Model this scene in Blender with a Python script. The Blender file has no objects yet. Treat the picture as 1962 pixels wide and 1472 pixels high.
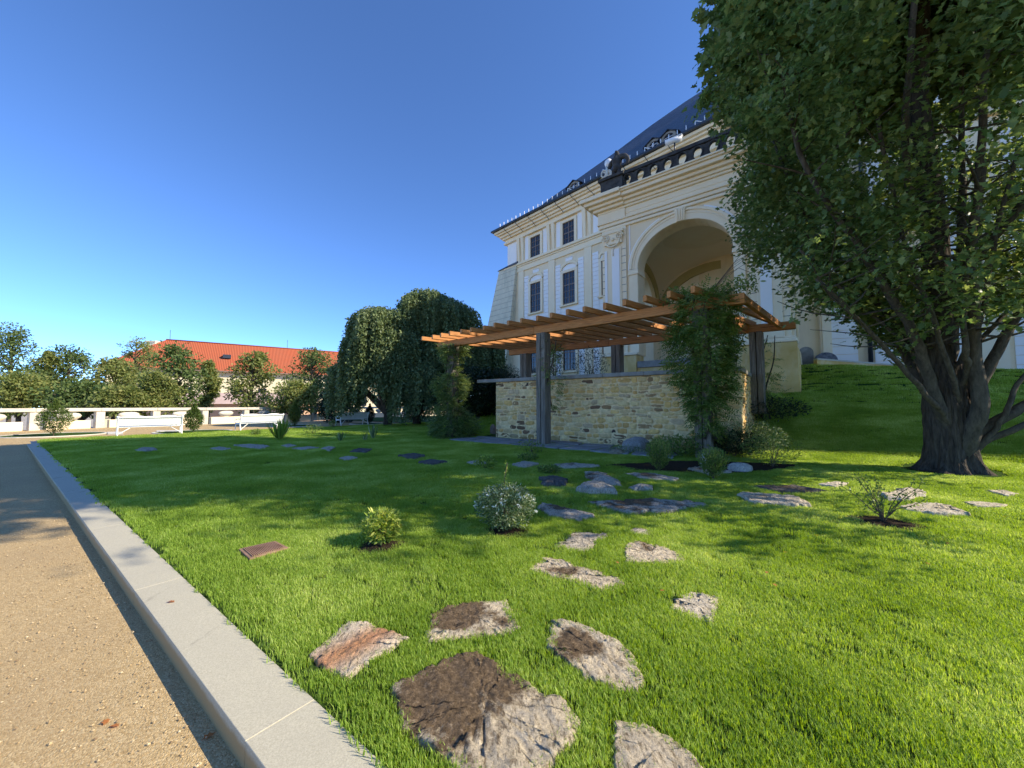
import bpy, math, random
import numpy as np
from mathutils import Vector, Matrix, noise as mnoise
R=math.radians
rng=np.random.default_rng(7); random.seed(7)
SC=bpy.context.scene; COL=SC.collection
# ---------------------------------------------------------------- camera
EYE=1.35; FPX=737.0; HOR=777.0
PITCH=math.atan((HOR-736)/FPX)
cam=bpy.data.cameras.new('camera'); cam.sensor_width=36; cam.lens=FPX/1962*36; cam.clip_start=.05; cam.clip_end=2000
co=bpy.data.objects.new('camera',cam); COL.objects.link(co); co.location=(0,0,EYE); co.rotation_euler=(R(90)+PITCH,0,0); SC.camera=co
# ---------------------------------------------------------------- light
SAZ=math.atan2(.98,-.19); SEL=R(34)
sd=Vector((math.sin(SAZ)*math.cos(SEL),math.cos(SAZ)*math.cos(SEL),math.sin(SEL)))
W=bpy.data.worlds.new("World"); SC.world=W; W.use_nodes=True
wt=W.node_tree; sky=wt.nodes.new('ShaderNodeTexSky'); sky.sky_type='NISHITA'; sky.sun_disc=False
sky.sun_elevation=SEL; sky.sun_rotation=SAZ; sky.air_density=.75; sky.dust_density=0; sky.ozone_density=9; sky.altitude=2000
wt.links.new(sky.outputs[0],wt.nodes['Background'].inputs[0]); wt.nodes['Background'].inputs[1].default_value=.112
sl=bpy.data.lights.new('sun','SUN'); sl.energy=2.7; sl.angle=R(.53); sl.color=(1,.88,.70)
so=bpy.data.objects.new('sun',sl); COL.objects.link(so); so.rotation_euler=(-sd).to_track_quat('-Z','Y').to_euler(); so.location=(30,-10,30)
SC.view_settings.view_transform='Standard'; SC.view_settings.look='None'; SC.view_settings.gamma=1; SC.view_settings.exposure=1.6
SC.cycles.max_bounces=6; SC.cycles.diffuse_bounces=4; SC.cycles.transmission_bounces=3; SC.cycles.transparent_max_bounces=4
try: SC.cycles.use_denoising=True
except Exception: pass

# ---------------------------------------------------------------- survey helpers: sight lines measured on the photograph -> real positions on the ground
_c,_s=math.cos(PITCH),math.sin(PITCH)
def ray(x,y):
    a=(x-981)/FPX; b=(y-736)/FPX
    return a,_c+b*_s,_s-b*_c
def G(x,y,z=0.):
    r=ray(x,y); t=(z-EYE)/r[2]; return r[0]*t,r[1]*t
def atd(x,y,t):      # point at forward distance t
    r=ray(x,y); k=t/r[1]; return r[0]*k,t,EYE+r[2]*k
# ---------------------------------------------------------------- mesh helpers
def tag(o,label=None,cat=None,group=None,kind=None):
    if label: o['label']=label
    if cat: o['category']=cat
    if group: o['group']=group
    if kind: o['kind']=kind
    return o
def empty(name,loc,label,cat,group=None):
    o=bpy.data.objects.new(name,None); COL.objects.link(o); o.location=loc; o.empty_display_size=.3
    return tag(o,label,cat,group)
class Fr:      # a plan frame: local (s,d,z) -> world
    def __init__(s,e1,e2=None,o=(0,0,0)):
        e1=Vector(e1).normalized(); s.e1=e1; s.e2=Vector((-e1.y,e1.x)) if e2 is None else Vector(e2); s.o=o
    def __call__(s,p): return (s.o[0]+p[0]*s.e1.x+p[1]*s.e2.x, s.o[1]+p[0]*s.e1.y+p[1]*s.e2.y, s.o[2]+p[2])
WLD=Fr((1,0))
class MB:
    def __init__(s,fr=WLD): s.v=[]; s.f=[]; s.fr=fr; s.col=[]; s.c=None; s.sm=[]; s.smooth=False
    def add(s,vs,fs):
        b=len(s.v); s.v+= [s.fr(p) for p in vs]
        for f in fs: s.f.append(tuple(b+i for i in f)); s.col.append(s.c or (1,1,1)); s.sm.append(s.smooth)
    def box(s,x0,x1,y0,y1,z0,z1):
        s.add([(x0,y0,z0),(x1,y0,z0),(x1,y1,z0),(x0,y1,z0),(x0,y0,z1),(x1,y0,z1),(x1,y1,z1),(x0,y1,z1)],
              [(3,2,1,0),(4,5,6,7),(0,1,5,4),(1,2,6,5),(2,3,7,6),(3,0,4,7)])
    def hexa(s,v8): s.add(v8,[(3,2,1,0),(4,5,6,7),(0,1,5,4),(1,2,6,5),(2,3,7,6),(3,0,4,7)])
    def prism_xz(s,pts,y0,y1):   # closed polygon in x-z, counter-clockwise seen from -y
        n=len(pts); s.add([(x,y0,z) for x,z in pts]+[(x,y1,z) for x,z in pts],
            [tuple(range(n)),tuple(range(2*n-1,n-1,-1))]+[((i+1)%n,i,n+i,n+(i+1)%n) for i in range(n)])
    def prism_xy(s,pts,z0,z1):
        n=len(pts); s.add([(x,y,z0) for x,y in pts]+[(x,y,z1) for x,y in pts],
            [tuple(range(n-1,-1,-1)),tuple(range(n,2*n))]+[(i,(i+1)%n,n+(i+1)%n,n+i) for i in range(n)])
    def ring_xz(s,o,i,y0,y1,closed=False):   # o,i: outer/inner point lists
        n=len(o)
        for k in range(n if closed else n-1):
            a,b=k,(k+1)%n
            s.add([(i[a][0],y0,i[a][1]),(i[b][0],y0,i[b][1]),(o[b][0],y0,o[b][1]),(o[a][0],y0,o[a][1]),
                   (i[a][0],y1,i[a][1]),(i[b][0],y1,i[b][1]),(o[b][0],y1,o[b][1]),(o[a][0],y1,o[a][1])],
                  [(0,1,2,3),(7,6,5,4),(1,0,4,5),(3,2,6,7)])
    def tube(s,pts,rad,n=8,cap=True):
        P=[Vector(p) for p in pts]; rs=rad if hasattr(rad,'__len__') else [rad]*len(P)
        vs=[]; u=None
        for k,p in enumerate(P):
            t=(P[min(k+1,len(P)-1)]-P[max(k-1,0)])
            if t.length<1e-6: t=Vector((0,0,1))
            t.normalize()
            if u is None: u=t.orthogonal().normalized()
            else:
                u=u-t*u.dot(t); u=u.normalized() if u.length>1e-6 else t.orthogonal().normalized()
            w=t.cross(u)
            for i in range(n):
                a=2*math.pi*i/n; vs.append(tuple(p+(u*math.cos(a)+w*math.sin(a))*rs[k]))
        fs=[(k*n+i,k*n+(i+1)%n,(k+1)*n+(i+1)%n,(k+1)*n+i) for k in range(len(P)-1) for i in range(n)]
        if cap: fs+=[tuple(range(n-1,-1,-1)),tuple(range((len(P)-1)*n,len(P)*n))]
        sm=s.smooth; s.smooth=True; s.add(vs,fs); s.smooth=sm
    def lathe(s,c,prof,n=20,sx=1,sy=1):
        vs=[]; 
        for r,z in prof:
            for i in range(n):
                a=2*math.pi*i/n; vs.append((c[0]+r*sx*math.cos(a),c[1]+r*sy*math.sin(a),c[2]+z))
        m=len(prof); fs=[(k*n+i,k*n+(i+1)%n,(k+1)*n+(i+1)%n,(k+1)*n+i) for k in range(m-1) for i in range(n)]
        fs+=[tuple(range(n-1,-1,-1)),tuple(range((m-1)*n,m*n))]
        sm=s.smooth; s.smooth=True; s.add(vs,fs); s.smooth=sm
    def build(s,name,mat,parent=None,bevel=0,usecol=False):
        me=bpy.data.meshes.new(name); L=parent_loc(parent)
        o=bpy.data.objects.new(name,me)
        org=Vector((0,0,0))
        if parent is None and s.v:
            a=np.array(s.v); org=Vector(((a[:,0].min()+a[:,0].max())/2,(a[:,1].min()+a[:,1].max())/2,a[:,2].min()))
        L=L+org
        me.from_pydata([(p[0]-L.x,p[1]-L.y,p[2]-L.z) for p in s.v],[],s.f); me.validate(); me.update()
        if len(me.polygons)==len(s.sm): me.polygons.foreach_set('use_smooth',s.sm)
        if usecol and len(me.polygons)==len(s.f):
            a=me.color_attributes.new('Col','FLOAT_COLOR','CORNER'); buf=[]
            for p,c in zip(s.f,s.col): buf+= list((*c,1))*len(p)
            a.data.foreach_set('color',buf)
        me.materials.append(mat); COL.objects.link(o); o.parent=parent; o.location=org
        if bevel:
            m=o.modifiers.new('bevel','BEVEL'); m.width=bevel; m.segments=1; m.limit_method='ANGLE'
        return o
def parent_loc(p):
    L=Vector((0,0,0))
    while p is not None: L+=p.location; p=p.parent
    return L
# ---------------------------------------------------------------- materials
def mat(name,build,rough=.85,spec=.3):
    m=bpy.data.materials.new(name); m.use_nodes=True; nt=m.node_tree; b=nt.nodes['Principled BSDF']
    b.inputs['Roughness'].default_value=rough; b.inputs['Specular IOR Level'].default_value=spec
    class N:
        def __init__(s): s.nt=nt; s.b=b
        def n(s,t,**k):
            x=nt.nodes.new(t)
            for a,v in k.items():
                if a.startswith('_'): setattr(x,a[1:],v)
                else: x.inputs[a.replace('~',' ')].default_value=v
            return x
        def l(s,a,bb): nt.links.new(a,bb)
        def pos(s,scale=(1,1,1),rot=0,obj=False):
            g=s.n('ShaderNodeTexCoord') if obj else s.n('ShaderNodeNewGeometry'); mp=s.n('ShaderNodeMapping'); s.l(g.outputs['Object' if obj else 'Position'],mp.inputs[0])
            mp.inputs['Scale'].default_value=scale; mp.inputs['Rotation'].default_value=(0,0,rot); 
            if rot: mp.vector_type='POINT'
            return mp.outputs[0]
        def noise(s,vec,scale,det=4,rough=.6,out='Fac'):
            x=s.n('ShaderNodeTexNoise',Scale=scale,Detail=det,Roughness=rough); s.l(vec,x.inputs['Vector']); return x.outputs[out]
        def ramp(s,fac,stops):
            x=s.n('ShaderNodeValToRGB'); e=x.color_ramp.elements
            while len(e)<len(stops): e.new(.5)
            for i,(p,c) in enumerate(stops): e[i].position=p; e[i].color=(*c,1) if len(c)==3 else c
            s.l(fac,x.inputs[0]); return x.outputs[0]
        def mix(s,f,a,bb,mode='MIX'):
            x=s.n('ShaderNodeMix',_data_type='RGBA',_blend_type=mode)
            for v,i in ((f,0),(a,6),(bb,7)):
                if hasattr(v,'node'): s.l(v,x.inputs[i])
                else: x.inputs[i].default_value= v if i==0 else (*v,1)
            return x.outputs[2]
        def bump(s,h,st=.3,dist=.02):
            x=s.n('ShaderNodeBump',Strength=st,Distance=dist); s.l(h,x.inputs['Height'])
            if b.inputs['Normal'].is_linked: s.l(b.inputs['Normal'].links[0].from_socket,x.inputs['Normal'])
            s.l(x.outputs[0],b.inputs['Normal'])
        def math(s,op,a,bb=0,c=None):
            x=s.n('ShaderNodeMath',_operation=op)
            for i,v in enumerate((a,bb)):
                if hasattr(v,'node'): s.l(v,x.inputs[i])
                else: x.inputs[i].default_value=v
            return x.outputs[0]
        def color(s,c): s.l(c,b.inputs['Base Color']) if hasattr(c,'node') else None
    N_=N(); build(N_); return m
def mottled(c1,c2,scale=1.5,bs=40,bst=.15,dist=.01,stain=None):
    def f(n):
        p=n.pos(); a=n.noise(p,scale,6,.65); c=n.ramp(a,[(.3,c1),(.7,c2)])
        if stain: 
            s=n.noise(n.pos((1,1,.25)),.9,5,.7); c=n.mix(n.ramp(s,[(.5,(0,0,0)),(.72,(1,1,1))]),c,stain)
        n.color(c); n.bump(n.noise(p,bs,4),bst,dist)
    return f
M={}
M['cream']=mat('cream_plaster',mottled((.85,.675,.43),(.89,.73,.49),.8,30,.12,.01,stain=(.74,.59,.38)))
M['trim']=mat('cream_trim',mottled((.88,.715,.47),(.91,.77,.54),1.2,30,.1,.01))
M['white']=mat('white_plaster',mottled((.88,.84,.78),(.91,.88,.83),.8,30,.1,.01))
M['ochre']=mat('stained_ochre_plaster',mottled((.62,.39,.10),(.80,.58,.25),.9,12,.3,.02,stain=(.82,.70,.46)))
M['vault']=mat('vault_plaster',mottled((.88,.73,.52),(.92,.79,.60),.5,10,.1,.01))
M['ochreband']=mat('ochre_band',mottled((.44,.34,.13),(.52,.42,.19),.8,10,.1,.01))
M['darkstone']=mat('blackened_sandstone',mottled((.022,.021,.022),(.085,.08,.072),3,25,.5,.02))
M['palestone']=mat('pale_stone',mottled((.50,.47,.39),(.68,.65,.56),3,40,.3,.01))
M['capstone']=mat('grey_cap_stone',mottled((.20,.19,.165),(.36,.345,.30),3,40,.3,.01))
M['balustone']=mat('balustrade_stone',mottled((.48,.44,.36),(.66,.62,.52),2,50,.3,.008))
M['whitepaint']=mat('white_paint',mottled((.78,.78,.76),(.84,.84,.82),4,60,.05,.004),.45,.5)
M['frame']=mat('brown_window_frame',mottled((.17,.12,.09),(.22,.16,.12),4,60,.1,.004),.5,.4)
def glass(n): n.b.inputs['Base Color'].default_value=(.018,.022,.03,1); n.b.inputs['Metallic'].default_value=.0
M['glass']=mat('dark_window_glass',glass,.06,.6)
M['metal']=mat('dark_gutter_metal',lambda n:n.b.inputs.__getitem__('Base Color').__setattr__('default_value',(.03,.035,.045,1)),.4,.5)
M['rust']=mat('rusty_iron',mottled((.20,.115,.075),(.34,.21,.14),9,70,.4,.004))
def slate(n):
    p=n.pos(obj=True); br=n.n('ShaderNodeTexBrick',Scale=1.0,**{'Mortar~Size':.03,'Row~Height':.30,'Brick~Width':.42,'Bias':0.}); 
    br.inputs['Color1'].default_value=(.018,.022,.032,1); br.inputs['Color2'].default_value=(.065,.072,.09,1); br.inputs['Mortar'].default_value=(.006,.007,.01,1)
    uv=n.n('ShaderNodeUVMap'); n.l(uv.outputs[0],br.inputs['Vector']); n.color(br.outputs['Color']); n.bump(br.outputs['Fac'],.6,-.03)
M['slate']=mat('slate_roof',slate,.42,.5)
def tilef(n):
    uv=n.n('ShaderNodeUVMap'); w=n.n('ShaderNodeTexWave',Scale=1.1,Distortion=0.2,**{'Detail':1.}); w.bands_direction='X'
    n.l(uv.outputs[0],w.inputs['Vector']); c=n.ramp(w.outputs['Fac'],[(.0,(.26,.055,.022)),(.6,(.44,.11,.045))])
    a=n.noise(uv.outputs[0],.35,5); c=n.mix(n.ramp(a,[(.35,(0,0,0)),(.75,(.55,.55,.55))]),c,(.30,.10,.05)); n.color(c); n.bump(w.outputs['Fac'],.6,.08)
M['tile']=mat('red_clay_tile',tilef)
def wood(c1,c2,c3,axis):   # grain stretched along the piece
    def f(n):
        sc=[14,14,14]; g=n.n('ShaderNodeUVMap'); mp=n.n('ShaderNodeMapping'); n.l(g.outputs[0],mp.inputs[0]); mp.inputs['Scale'].default_value=(1.2,22,1)
        a=n.noise(mp.outputs[0],2.2,6,.65); c=n.ramp(a,[(.3,c1),(.55,c2),(.75,c3)])
        b=n.noise(n.pos(),1.7,3); c=n.mix(n.math('MULTIPLY',b,.35),c,c1); 
        k=n.noise(mp.outputs[0],.9,2); cr=n.ramp(k,[(.34,(1,1,1)),(.38,(0,0,0))]); c=n.mix(n.math('MULTIPLY',cr,.6),c,(c1[0]*.25,c1[1]*.25,c1[2]*.25))
        n.color(c); n.bump(a,.35,.008)
    return f
M['beam']=mat('orange_larch_beam',wood((.34,.12,.032),(.60,.265,.075),(.80,.43,.18),0),.62,.3)
def oldwood(n):
    a=n.noise(n.pos((30,30,1.3)),1.3,7,.7); c=n.ramp(a,[(.28,(.055,.048,.038)),(.5,(.19,.165,.13)),(.72,(.38,.335,.27))]); n.color(c); n.bump(a,.8,.02)
M['oldwood']=mat('weathered_grey_oak',oldwood,.9,.2)
def bark(n):
    a=n.noise(n.pos((13,13,2.2)),1.5,6,.7); v=n.n('ShaderNodeTexVoronoi',Scale=1.,_feature='DISTANCE_TO_EDGE'); n.l(n.pos((26,26,4.5)),v.inputs['Vector'])
    c=n.ramp(a,[(.3,(.024,.019,.014)),(.65,(.11,.088,.066))]); n.color(c); n.bump(a,.9,.03); n.bump(v.outputs[0],.7,.03)
M['bark']=mat('rough_oak_bark',bark,.95,.15)
def limb(n):
    a=n.noise(n.pos((9,9,3)),1.6,6,.7); c=n.ramp(a,[(.3,(.038,.030,.021)),(.7,(.135,.112,.080))]); n.color(c); n.bump(a,.5,.02)
M['limb']=mat('grey_limb_bark',limb,.9,.2)
M['twig']=mat('brown_twig',mottled((.09,.06,.04),(.16,.12,.08),6,60,.3,.004))
def attr(bs=25,st=.6,dist=.02,s2=6):
    def f(n):
        a=n.n('ShaderNodeVertexColor',_layer_name='Col'); p=n.pos(); x=n.noise(p,s2,6,.7)
        c=n.mix(1.,a.outputs[0],n.ramp(x,[(.25,(.62,.58,.52)),(.75,(1.15,1.12,1.08))]),'MULTIPLY'); n.color(c); n.bump(n.noise(p,bs,6,.7),st,dist)
    return f
M['rubble']=mat('rubble_stone',attr(22,.7,.025,9),.95,.15)
def stepstone(n):
    a=n.n('ShaderNodeVertexColor',_layer_name='Col'); p=n.pos(); x=n.noise(p,14,8,.72)
    mps=n.pos((60,22,60),.6); gg=n.noise(mps,1.,7,.7)
    c=n.mix(n.ramp(gg,[(.34,(0,0,0)),(.50,(1,1,1))]),(.24,.19,.13),a.outputs[0]); c=n.mix(1.,c,n.ramp(x,[(.3,(.7,.68,.63)),(.7,(1.2,1.17,1.1))]),'MULTIPLY')
    # peaty soil left lying on the stone, an edge of its own
    s=n.noise(p,3.2,8,.72); so=n.n('ShaderNodeVertexColor',_layer_name='Soil'); k=n.math('ADD',s,so.outputs[0]); k=n.ramp(k,[(.90,(0,0,0)),(1.0,(1,1,1))])
    soil=n.ramp(n.noise(p,38,6,.75),[(.3,(.08,.055,.033)),(.55,(.23,.165,.10)),(.75,(.50,.38,.25))]); c=n.mix(k,c,soil); n.color(c)
    n.bump(gg,1.,.03); n.bump(x,1.,.05)
M['step']=mat('rough_stepping_stone',stepstone,.95,.12)
M['slab']=mat('grey_flagstone',mottled((.16,.17,.17),(.30,.31,.30),2.5,30,.5,.01))
def gravel(n):
    p=n.pos(); v=n.n('ShaderNodeTexVoronoi',Scale=125.); n.l(p,v.inputs['Vector']); v2=n.n('ShaderNodeTexVoronoi',Scale=260.); n.l(p,v2.inputs['Vector'])
    sp=n.n('ShaderNodeSeparateColor'); n.l(v.outputs['Color'],sp.inputs[0])
    c=n.ramp(sp.outputs[0],[(0,(.38,.265,.12)),(.35,(.46,.335,.165)),(.7,(.54,.40,.205)),(1,(.64,.50,.28))])
    big=n.noise(p,.9,4,.6); c=n.mix(n.ramp(big,[(.3,(0,0,0)),(.75,(.55,.55,.55))]),c,(.37,.27,.15)); n.color(c)
    n.bump(v.outputs['Distance'],.6,-.008); n.bump(v2.outputs['Distance'],.5,-.004); n.bump(n.noise(p,3,3),.3,.04)
M['gravel']=mat('tan_gravel',gravel,.97,.1)
def kerb(n):
    p=n.pos(); v=n.noise(p,160,3,.8); c=n.ramp(v,[(.30,(.34,.315,.235)),(.5,(.46,.43,.32)),(.7,(.58,.545,.41))])
    big=n.noise(p,2.2,5,.6); c=n.mix(n.ramp(big,[(.35,(0,0,0)),(.75,(.5,.5,.5))]),c,(.40,.375,.29))
    st=n.noise(n.pos((3,1,1)),1.6,5,.7); c=n.mix(n.ramp(st,[(.60,(0,0,0)),(.70,(.55,.55,.55))]),c,(.17,.16,.13))
    sx=n.n('ShaderNodeSeparateXYZ'); n.l(n.pos(),sx.inputs[0]); lo=n.math('ADD',n.math('MULTIPLY',sx.outputs[2],-14.),n.math('MULTIPLY',n.noise(p,7,5,.7),.9)); c=n.mix(n.ramp(lo,[(.62,(0,0,0)),(.95,(.9,.9,.9))]),c,(.36,.25,.11)); n.color(c); n.bump(v,.25,.003)
M['kerb']=mat('speckled_granite_kerb',kerb,.8,.25)
def soil(n):
    p=n.pos(); a=n.noise(p,40,6,.75); n.color(n.ramp(a,[(.3,(.018,.013,.009)),(.7,(.075,.055,.038))])); n.bump(a,1,.03)
M['soil']=mat('dark_mulch',soil,1,.05)
def turf(n):
    p=n.pos(); a=n.noise(p,55,6,.75); b=n.noise(p,.5,4); c=n.ramp(a,[(.3,(.022,.045,.010)),(.7,(.07,.13,.025))]); c=n.mix(n.math('MULTIPLY',b,.4),c,(.06,.12,.025)); n.color(c); n.bump(a,1,.04)
M['turf']=mat('turf',turf,1,.05)
def leafmat(name,c1,c2,c3,trans=.35,rough=.5,grass=False):
    m=bpy.data.materials.new(name); m.use_nodes=True; nt=m.node_tree; b=nt.nodes['Principled BSDF']; out=nt.nodes['Material Output']
    b.inputs['Roughness'].default_value=rough; b.inputs['Specular IOR Level'].default_value=.25
    g=nt.nodes.new('ShaderNodeNewGeometry'); rp=nt.nodes.new('ShaderNodeValToRGB'); e=rp.color_ramp.elements; e.new(.5)
    for i,(p,c) in enumerate(((0,c1),(.55,c2),(1,c3))): e[i].position=p; e[i].color=(*c,1)
    L=nt.links.new
    if grass:
        oi=nt.nodes.new('ShaderNodeObjectInfo'); nz=nt.nodes.new('ShaderNodeTexNoise'); nz.inputs['Scale'].default_value=.9; nz.inputs['Detail'].default_value=5; L(g.outputs['Position'],nz.inputs['Vector'])
        a=nt.nodes.new('ShaderNodeMath'); a.operation='MULTIPLY'; L(oi.outputs['Random'],a.inputs[0]); a.inputs[1].default_value=.25
        a2=nt.nodes.new('ShaderNodeMath'); a2.operation='MULTIPLY_ADD'; L(g.outputs['Random Per Island'],a2.inputs[0]); a2.inputs[1].default_value=.4; L(a.outputs[0],a2.inputs[2])
        a3=nt.nodes.new('ShaderNodeMath'); a3.operation='MULTIPLY_ADD'; L(nz.outputs['Fac'],a3.inputs[0]); a3.inputs[1].default_value=1.15; L(a2.outputs[0],a3.inputs[2])
        a4=nt.nodes.new('ShaderNodeMath'); a4.operation='SUBTRACT'; L(a3.outputs[0],a4.inputs[0]); a4.inputs[1].default_value=.40; L(a4.outputs[0],rp.inputs[0])
    else:
        nz=nt.nodes.new('ShaderNodeTexNoise'); nz.inputs['Scale'].default_value=.7; nz.inputs['Detail'].default_value=3; L(g.outputs['Position'],nz.inputs['Vector'])
        a=nt.nodes.new('ShaderNodeMath'); a.operation='MULTIPLY_ADD'; L(nz.outputs['Fac'],a.inputs[0]); a.inputs[1].default_value=.7
        a0=nt.nodes.new('ShaderNodeMath'); a0.operation='MULTIPLY_ADD'; L(g.outputs['Random Per Island'],a0.inputs[0]); a0.inputs[1].default_value=.8; a0.inputs[2].default_value=-.25; L(a0.outputs[0],a.inputs[2]); L(a.outputs[0],rp.inputs[0])
    L(rp.outputs[0],b.inputs['Base Color'])
    t=nt.nodes.new('ShaderNodeBsdfTranslucent'); mx=nt.nodes.new('ShaderNodeMixShader'); mx.inputs[0].default_value=trans
    hs=nt.nodes.new('ShaderNodeHueSaturation'); hs.inputs['Hue'].default_value=.485; hs.inputs['Saturation'].default_value=1.15; hs.inputs['Value'].default_value=2.4; L(rp.outputs[0],hs.inputs['Color']); L(hs.outputs[0],t.inputs[0])
    L(b.outputs[0],mx.inputs[1]); L(t.outputs[0],mx.inputs[2]); L(mx.outputs[0],out.inputs[0]); return m
M['grass']=leafmat('grass_blade',(.085,.165,.020),(.25,.36,.055),(.54,.60,.21),.36,.6,True)
M['oak']=leafmat('oak_leaf',(.06,.10,.03),(.12,.175,.055),(.25,.29,.10),.36,.34)
M['weep']=leafmat('weeping_leaf',(.065,.10,.04),(.125,.17,.07),(.25,.30,.14),.28,.45)
M['far']=leafmat('distant_leaf',(.10,.135,.035),(.17,.205,.06),(.30,.29,.10),.3,.6)
M['far2']=leafmat('distant_darker_leaf',(.06,.10,.03),(.10,.15,.045),(.17,.21,.07),.25,.6)
M['yew']=leafmat('dark_evergreen',(.012,.026,.012),(.02,.038,.016),(.035,.055,.025),.1,.5)
M['thuja']=leafmat('bright_conifer',(.05,.085,.015),(.09,.14,.03),(.14,.19,.05),.2,.6)
M['vine']=leafmat('wisteria_leaf',(.06,.11,.024),(.12,.19,.045),(.26,.29,.09),.34,.42)
M['shrub']=leafmat('shrub_leaf',(.08,.14,.025),(.20,.28,.05),(.50,.52,.14),.3,.5)
M['varieg']=leafmat('variegated_leaf',(.05,.10,.03),(.13,.19,.07),(.52,.55,.32),.2,.5)
M['petal']=leafmat('white_petal',(.7,.7,.62),(.8,.8,.72),(.85,.85,.8),.2,.6)
M['deadleaf']=leafmat('fallen_leaf',(.25,.07,.02),(.40,.17,.05),(.55,.38,.16),.2,.6)
M['lamp']=mat('frosted_lamp_globe',lambda n:n.b.inputs.__getitem__('Base Color').__setattr__('default_value',(.75,.78,.8,1)),.2,.6)

# ---------------------------------------------------------------- numpy leaf builder
def tmpl(pts): return np.array([(x,y,0.) for x,y in pts])
T_QUAD=tmpl([(0,0),(.45,-.28),(1,0),(.45,.28)])
T_OAK=tmpl([(0,0),(.22,-.10),(.34,-.34),(.50,-.16),(.66,-.32),(.78,-.12),(1,0),(.78,.12),(.66,.32),(.50,.16),(.34,.34),(.22,.10)])
T_LAN=tmpl([(0,0),(.3,-.14),(.65,-.14),(1,0),(.65,.14),(.3,.14)])
T_OAK[:,2]=-.18*T_OAK[:,0]**2+np.abs(T_OAK[:,1])*.25
T_LAN[:,2]=-.15*T_LAN[:,0]**2
def unit(a): return a/np.maximum(np.linalg.norm(a,axis=1,keepdims=True),1e-9)
def leaves(name,P,D,NRM,S,m,parent=None,T=T_QUAD):
    P=np.asarray(P,float); D=unit(np.asarray(D,float)); NRM=np.asarray(NRM,float); N=len(P); k=len(T)
    U=unit(NRM-D*np.sum(NRM*D,1,keepdims=True)); Wd=np.cross(U,D); S=np.asarray(S).reshape(-1,1,1)
    V=P[:,None,:]+S*(T[None,:,0:1]*D[:,None,:]+T[None,:,1:2]*Wd[:,None,:]+T[None,:,2:3]*U[:,None,:])
    V=V.reshape(-1,3); L=parent_loc(parent); org=np.array([0,0,0.])
    if parent is None: org=np.array([(V[:,0].min()+V[:,0].max())/2,(V[:,1].min()+V[:,1].max())/2,V[:,2].min()])
    V=V-np.array(L)-org
    me=bpy.data.meshes.new(name); me.vertices.add(N*k); me.vertices.foreach_set('co',V.ravel().astype('f'))
    me.loops.add(N*k); me.loops.foreach_set('vertex_index',np.arange(N*k,dtype='i'))
    me.polygons.add(N); me.polygons.foreach_set('loop_start',np.arange(0,N*k,k,dtype='i'))
    me.update(calc_edges=True); me.materials.append(m)
    o=bpy.data.objects.new(name,me); COL.objects.link(o); o.parent=parent; o.location=org; return o
def rdir(n,up=0.,sc=1.):
    a=rng.normal(size=(n,3))*sc; a[:,2]+=up; return unit(a)
def sphere_pts(n,shell=.6):
    d=unit(rng.normal(size=(n,3))); r=shell+(1-shell)*rng.random((n,1))**.6; return d*r
def clumps(centers,rad,nper,size,T,m,name,parent,outc=None,up=.6,shell=.3,sv=.35):
    C=np.repeat(np.asarray(centers),nper,0); n=len(C); rr=np.repeat(np.broadcast_to(rad,(len(centers),)),nper)[:,None]
    q=sphere_pts(n,shell); P=C+q*rr*np.array([1,1,.75]); D=unit(q*1.+rng.normal(size=(n,3))*.6+ (0 if outc is None else unit(P-np.asarray(outc))*.8))
    NR=unit(rng.normal(size=(n,3))*.6+np.array([0,0,up])+q*.5); S=size*(1-sv+2*sv*rng.random(n))
    return leaves(name,P,D,NR,S,m,parent,T)
# ================================================================ TERRAIN
AX=Vector((-.8,.6)); NX=Vector((.6,.8))          # along the kerb, across it
def an(x,y): return -.8*x+.6*y, .6*x+.8*y
def sst(x,a,b):
    t=min(1,max(0,(x-a)/(b-a))); return t*t*(3-2*t)
PROF=[(-99,0),(12,0),(13.2,.1),(14.6,.4),(20.8,1.9),(22.5,2.6),(24.2,3.35),(30,3.45),(99,3.45)]
def terr(x,y):
    a,n=an(x,y); z=float(np.interp(n,[p[0] for p in PROF],[p[1] for p in PROF]))
    k_=max(0,n-15)*.8; m=1-sst(a,11.5+k_,17.5+k_); z*=m
    if x>15: z*=max(.3,1-.035*(x-15))
    bump=.012*math.sin(x*1.3+.4)*math.sin(y*1.1)+.01*math.sin(x*3.1)*math.cos(y*2.7)
    return z+bump*(1 if n>2 else max(0,(n-1)))
KN0,KN1=.655,.93; AFAR=23.6
def grid(name,fr_xy,A,Nn,zf,m,kind='structure',parent=None):
    me=bpy.data.meshes.new(name); vs=[]; fs=[]
    for j,n in enumerate(Nn):
        for i,a in enumerate(A):
            x=-.8*a+.6*n; y=.6*a+.8*n; vs.append((x,y,zf(x,y)))
    w=len(A)
    for j in range(len(Nn)-1):
        for i in range(w-1): fs.append((j*w+i,j*w+w+i,j*w+w+i+1,j*w+i+1))
    me.from_pydata(vs,[],fs); me.update(); me.polygons.foreach_set('use_smooth',[True]*len(fs)); me.materials.append(m)
    o=bpy.data.objects.new(name,me); COL.objects.link(o); o['kind']=kind; return o
lawn=grid('lawn',None,list(np.linspace(-32,AFAR,140)),[KN1,1.3]+list(np.linspace(2,44,110)),terr,M['turf'])
lawn2=grid('upper_lawn',None,list(np.linspace(AFAR,38,30)),list(np.linspace(19,44,40)),lambda x,y:terr(x,y)+.01,M['turf'])
def gz(x,y): return -.11+.09*sst(y,9,15)
gr=grid('gravel_path',None,list(np.linspace(-90,42,100)),list(np.linspace(-22,KN0+.12,60)),gz,M['gravel'])
gr2=grid('gravel_terrace',None,list(np.linspace(AFAR-.02,34.5,24)),list(np.linspace(KN0+.12,44,40)),gz,M['gravel'])
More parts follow.
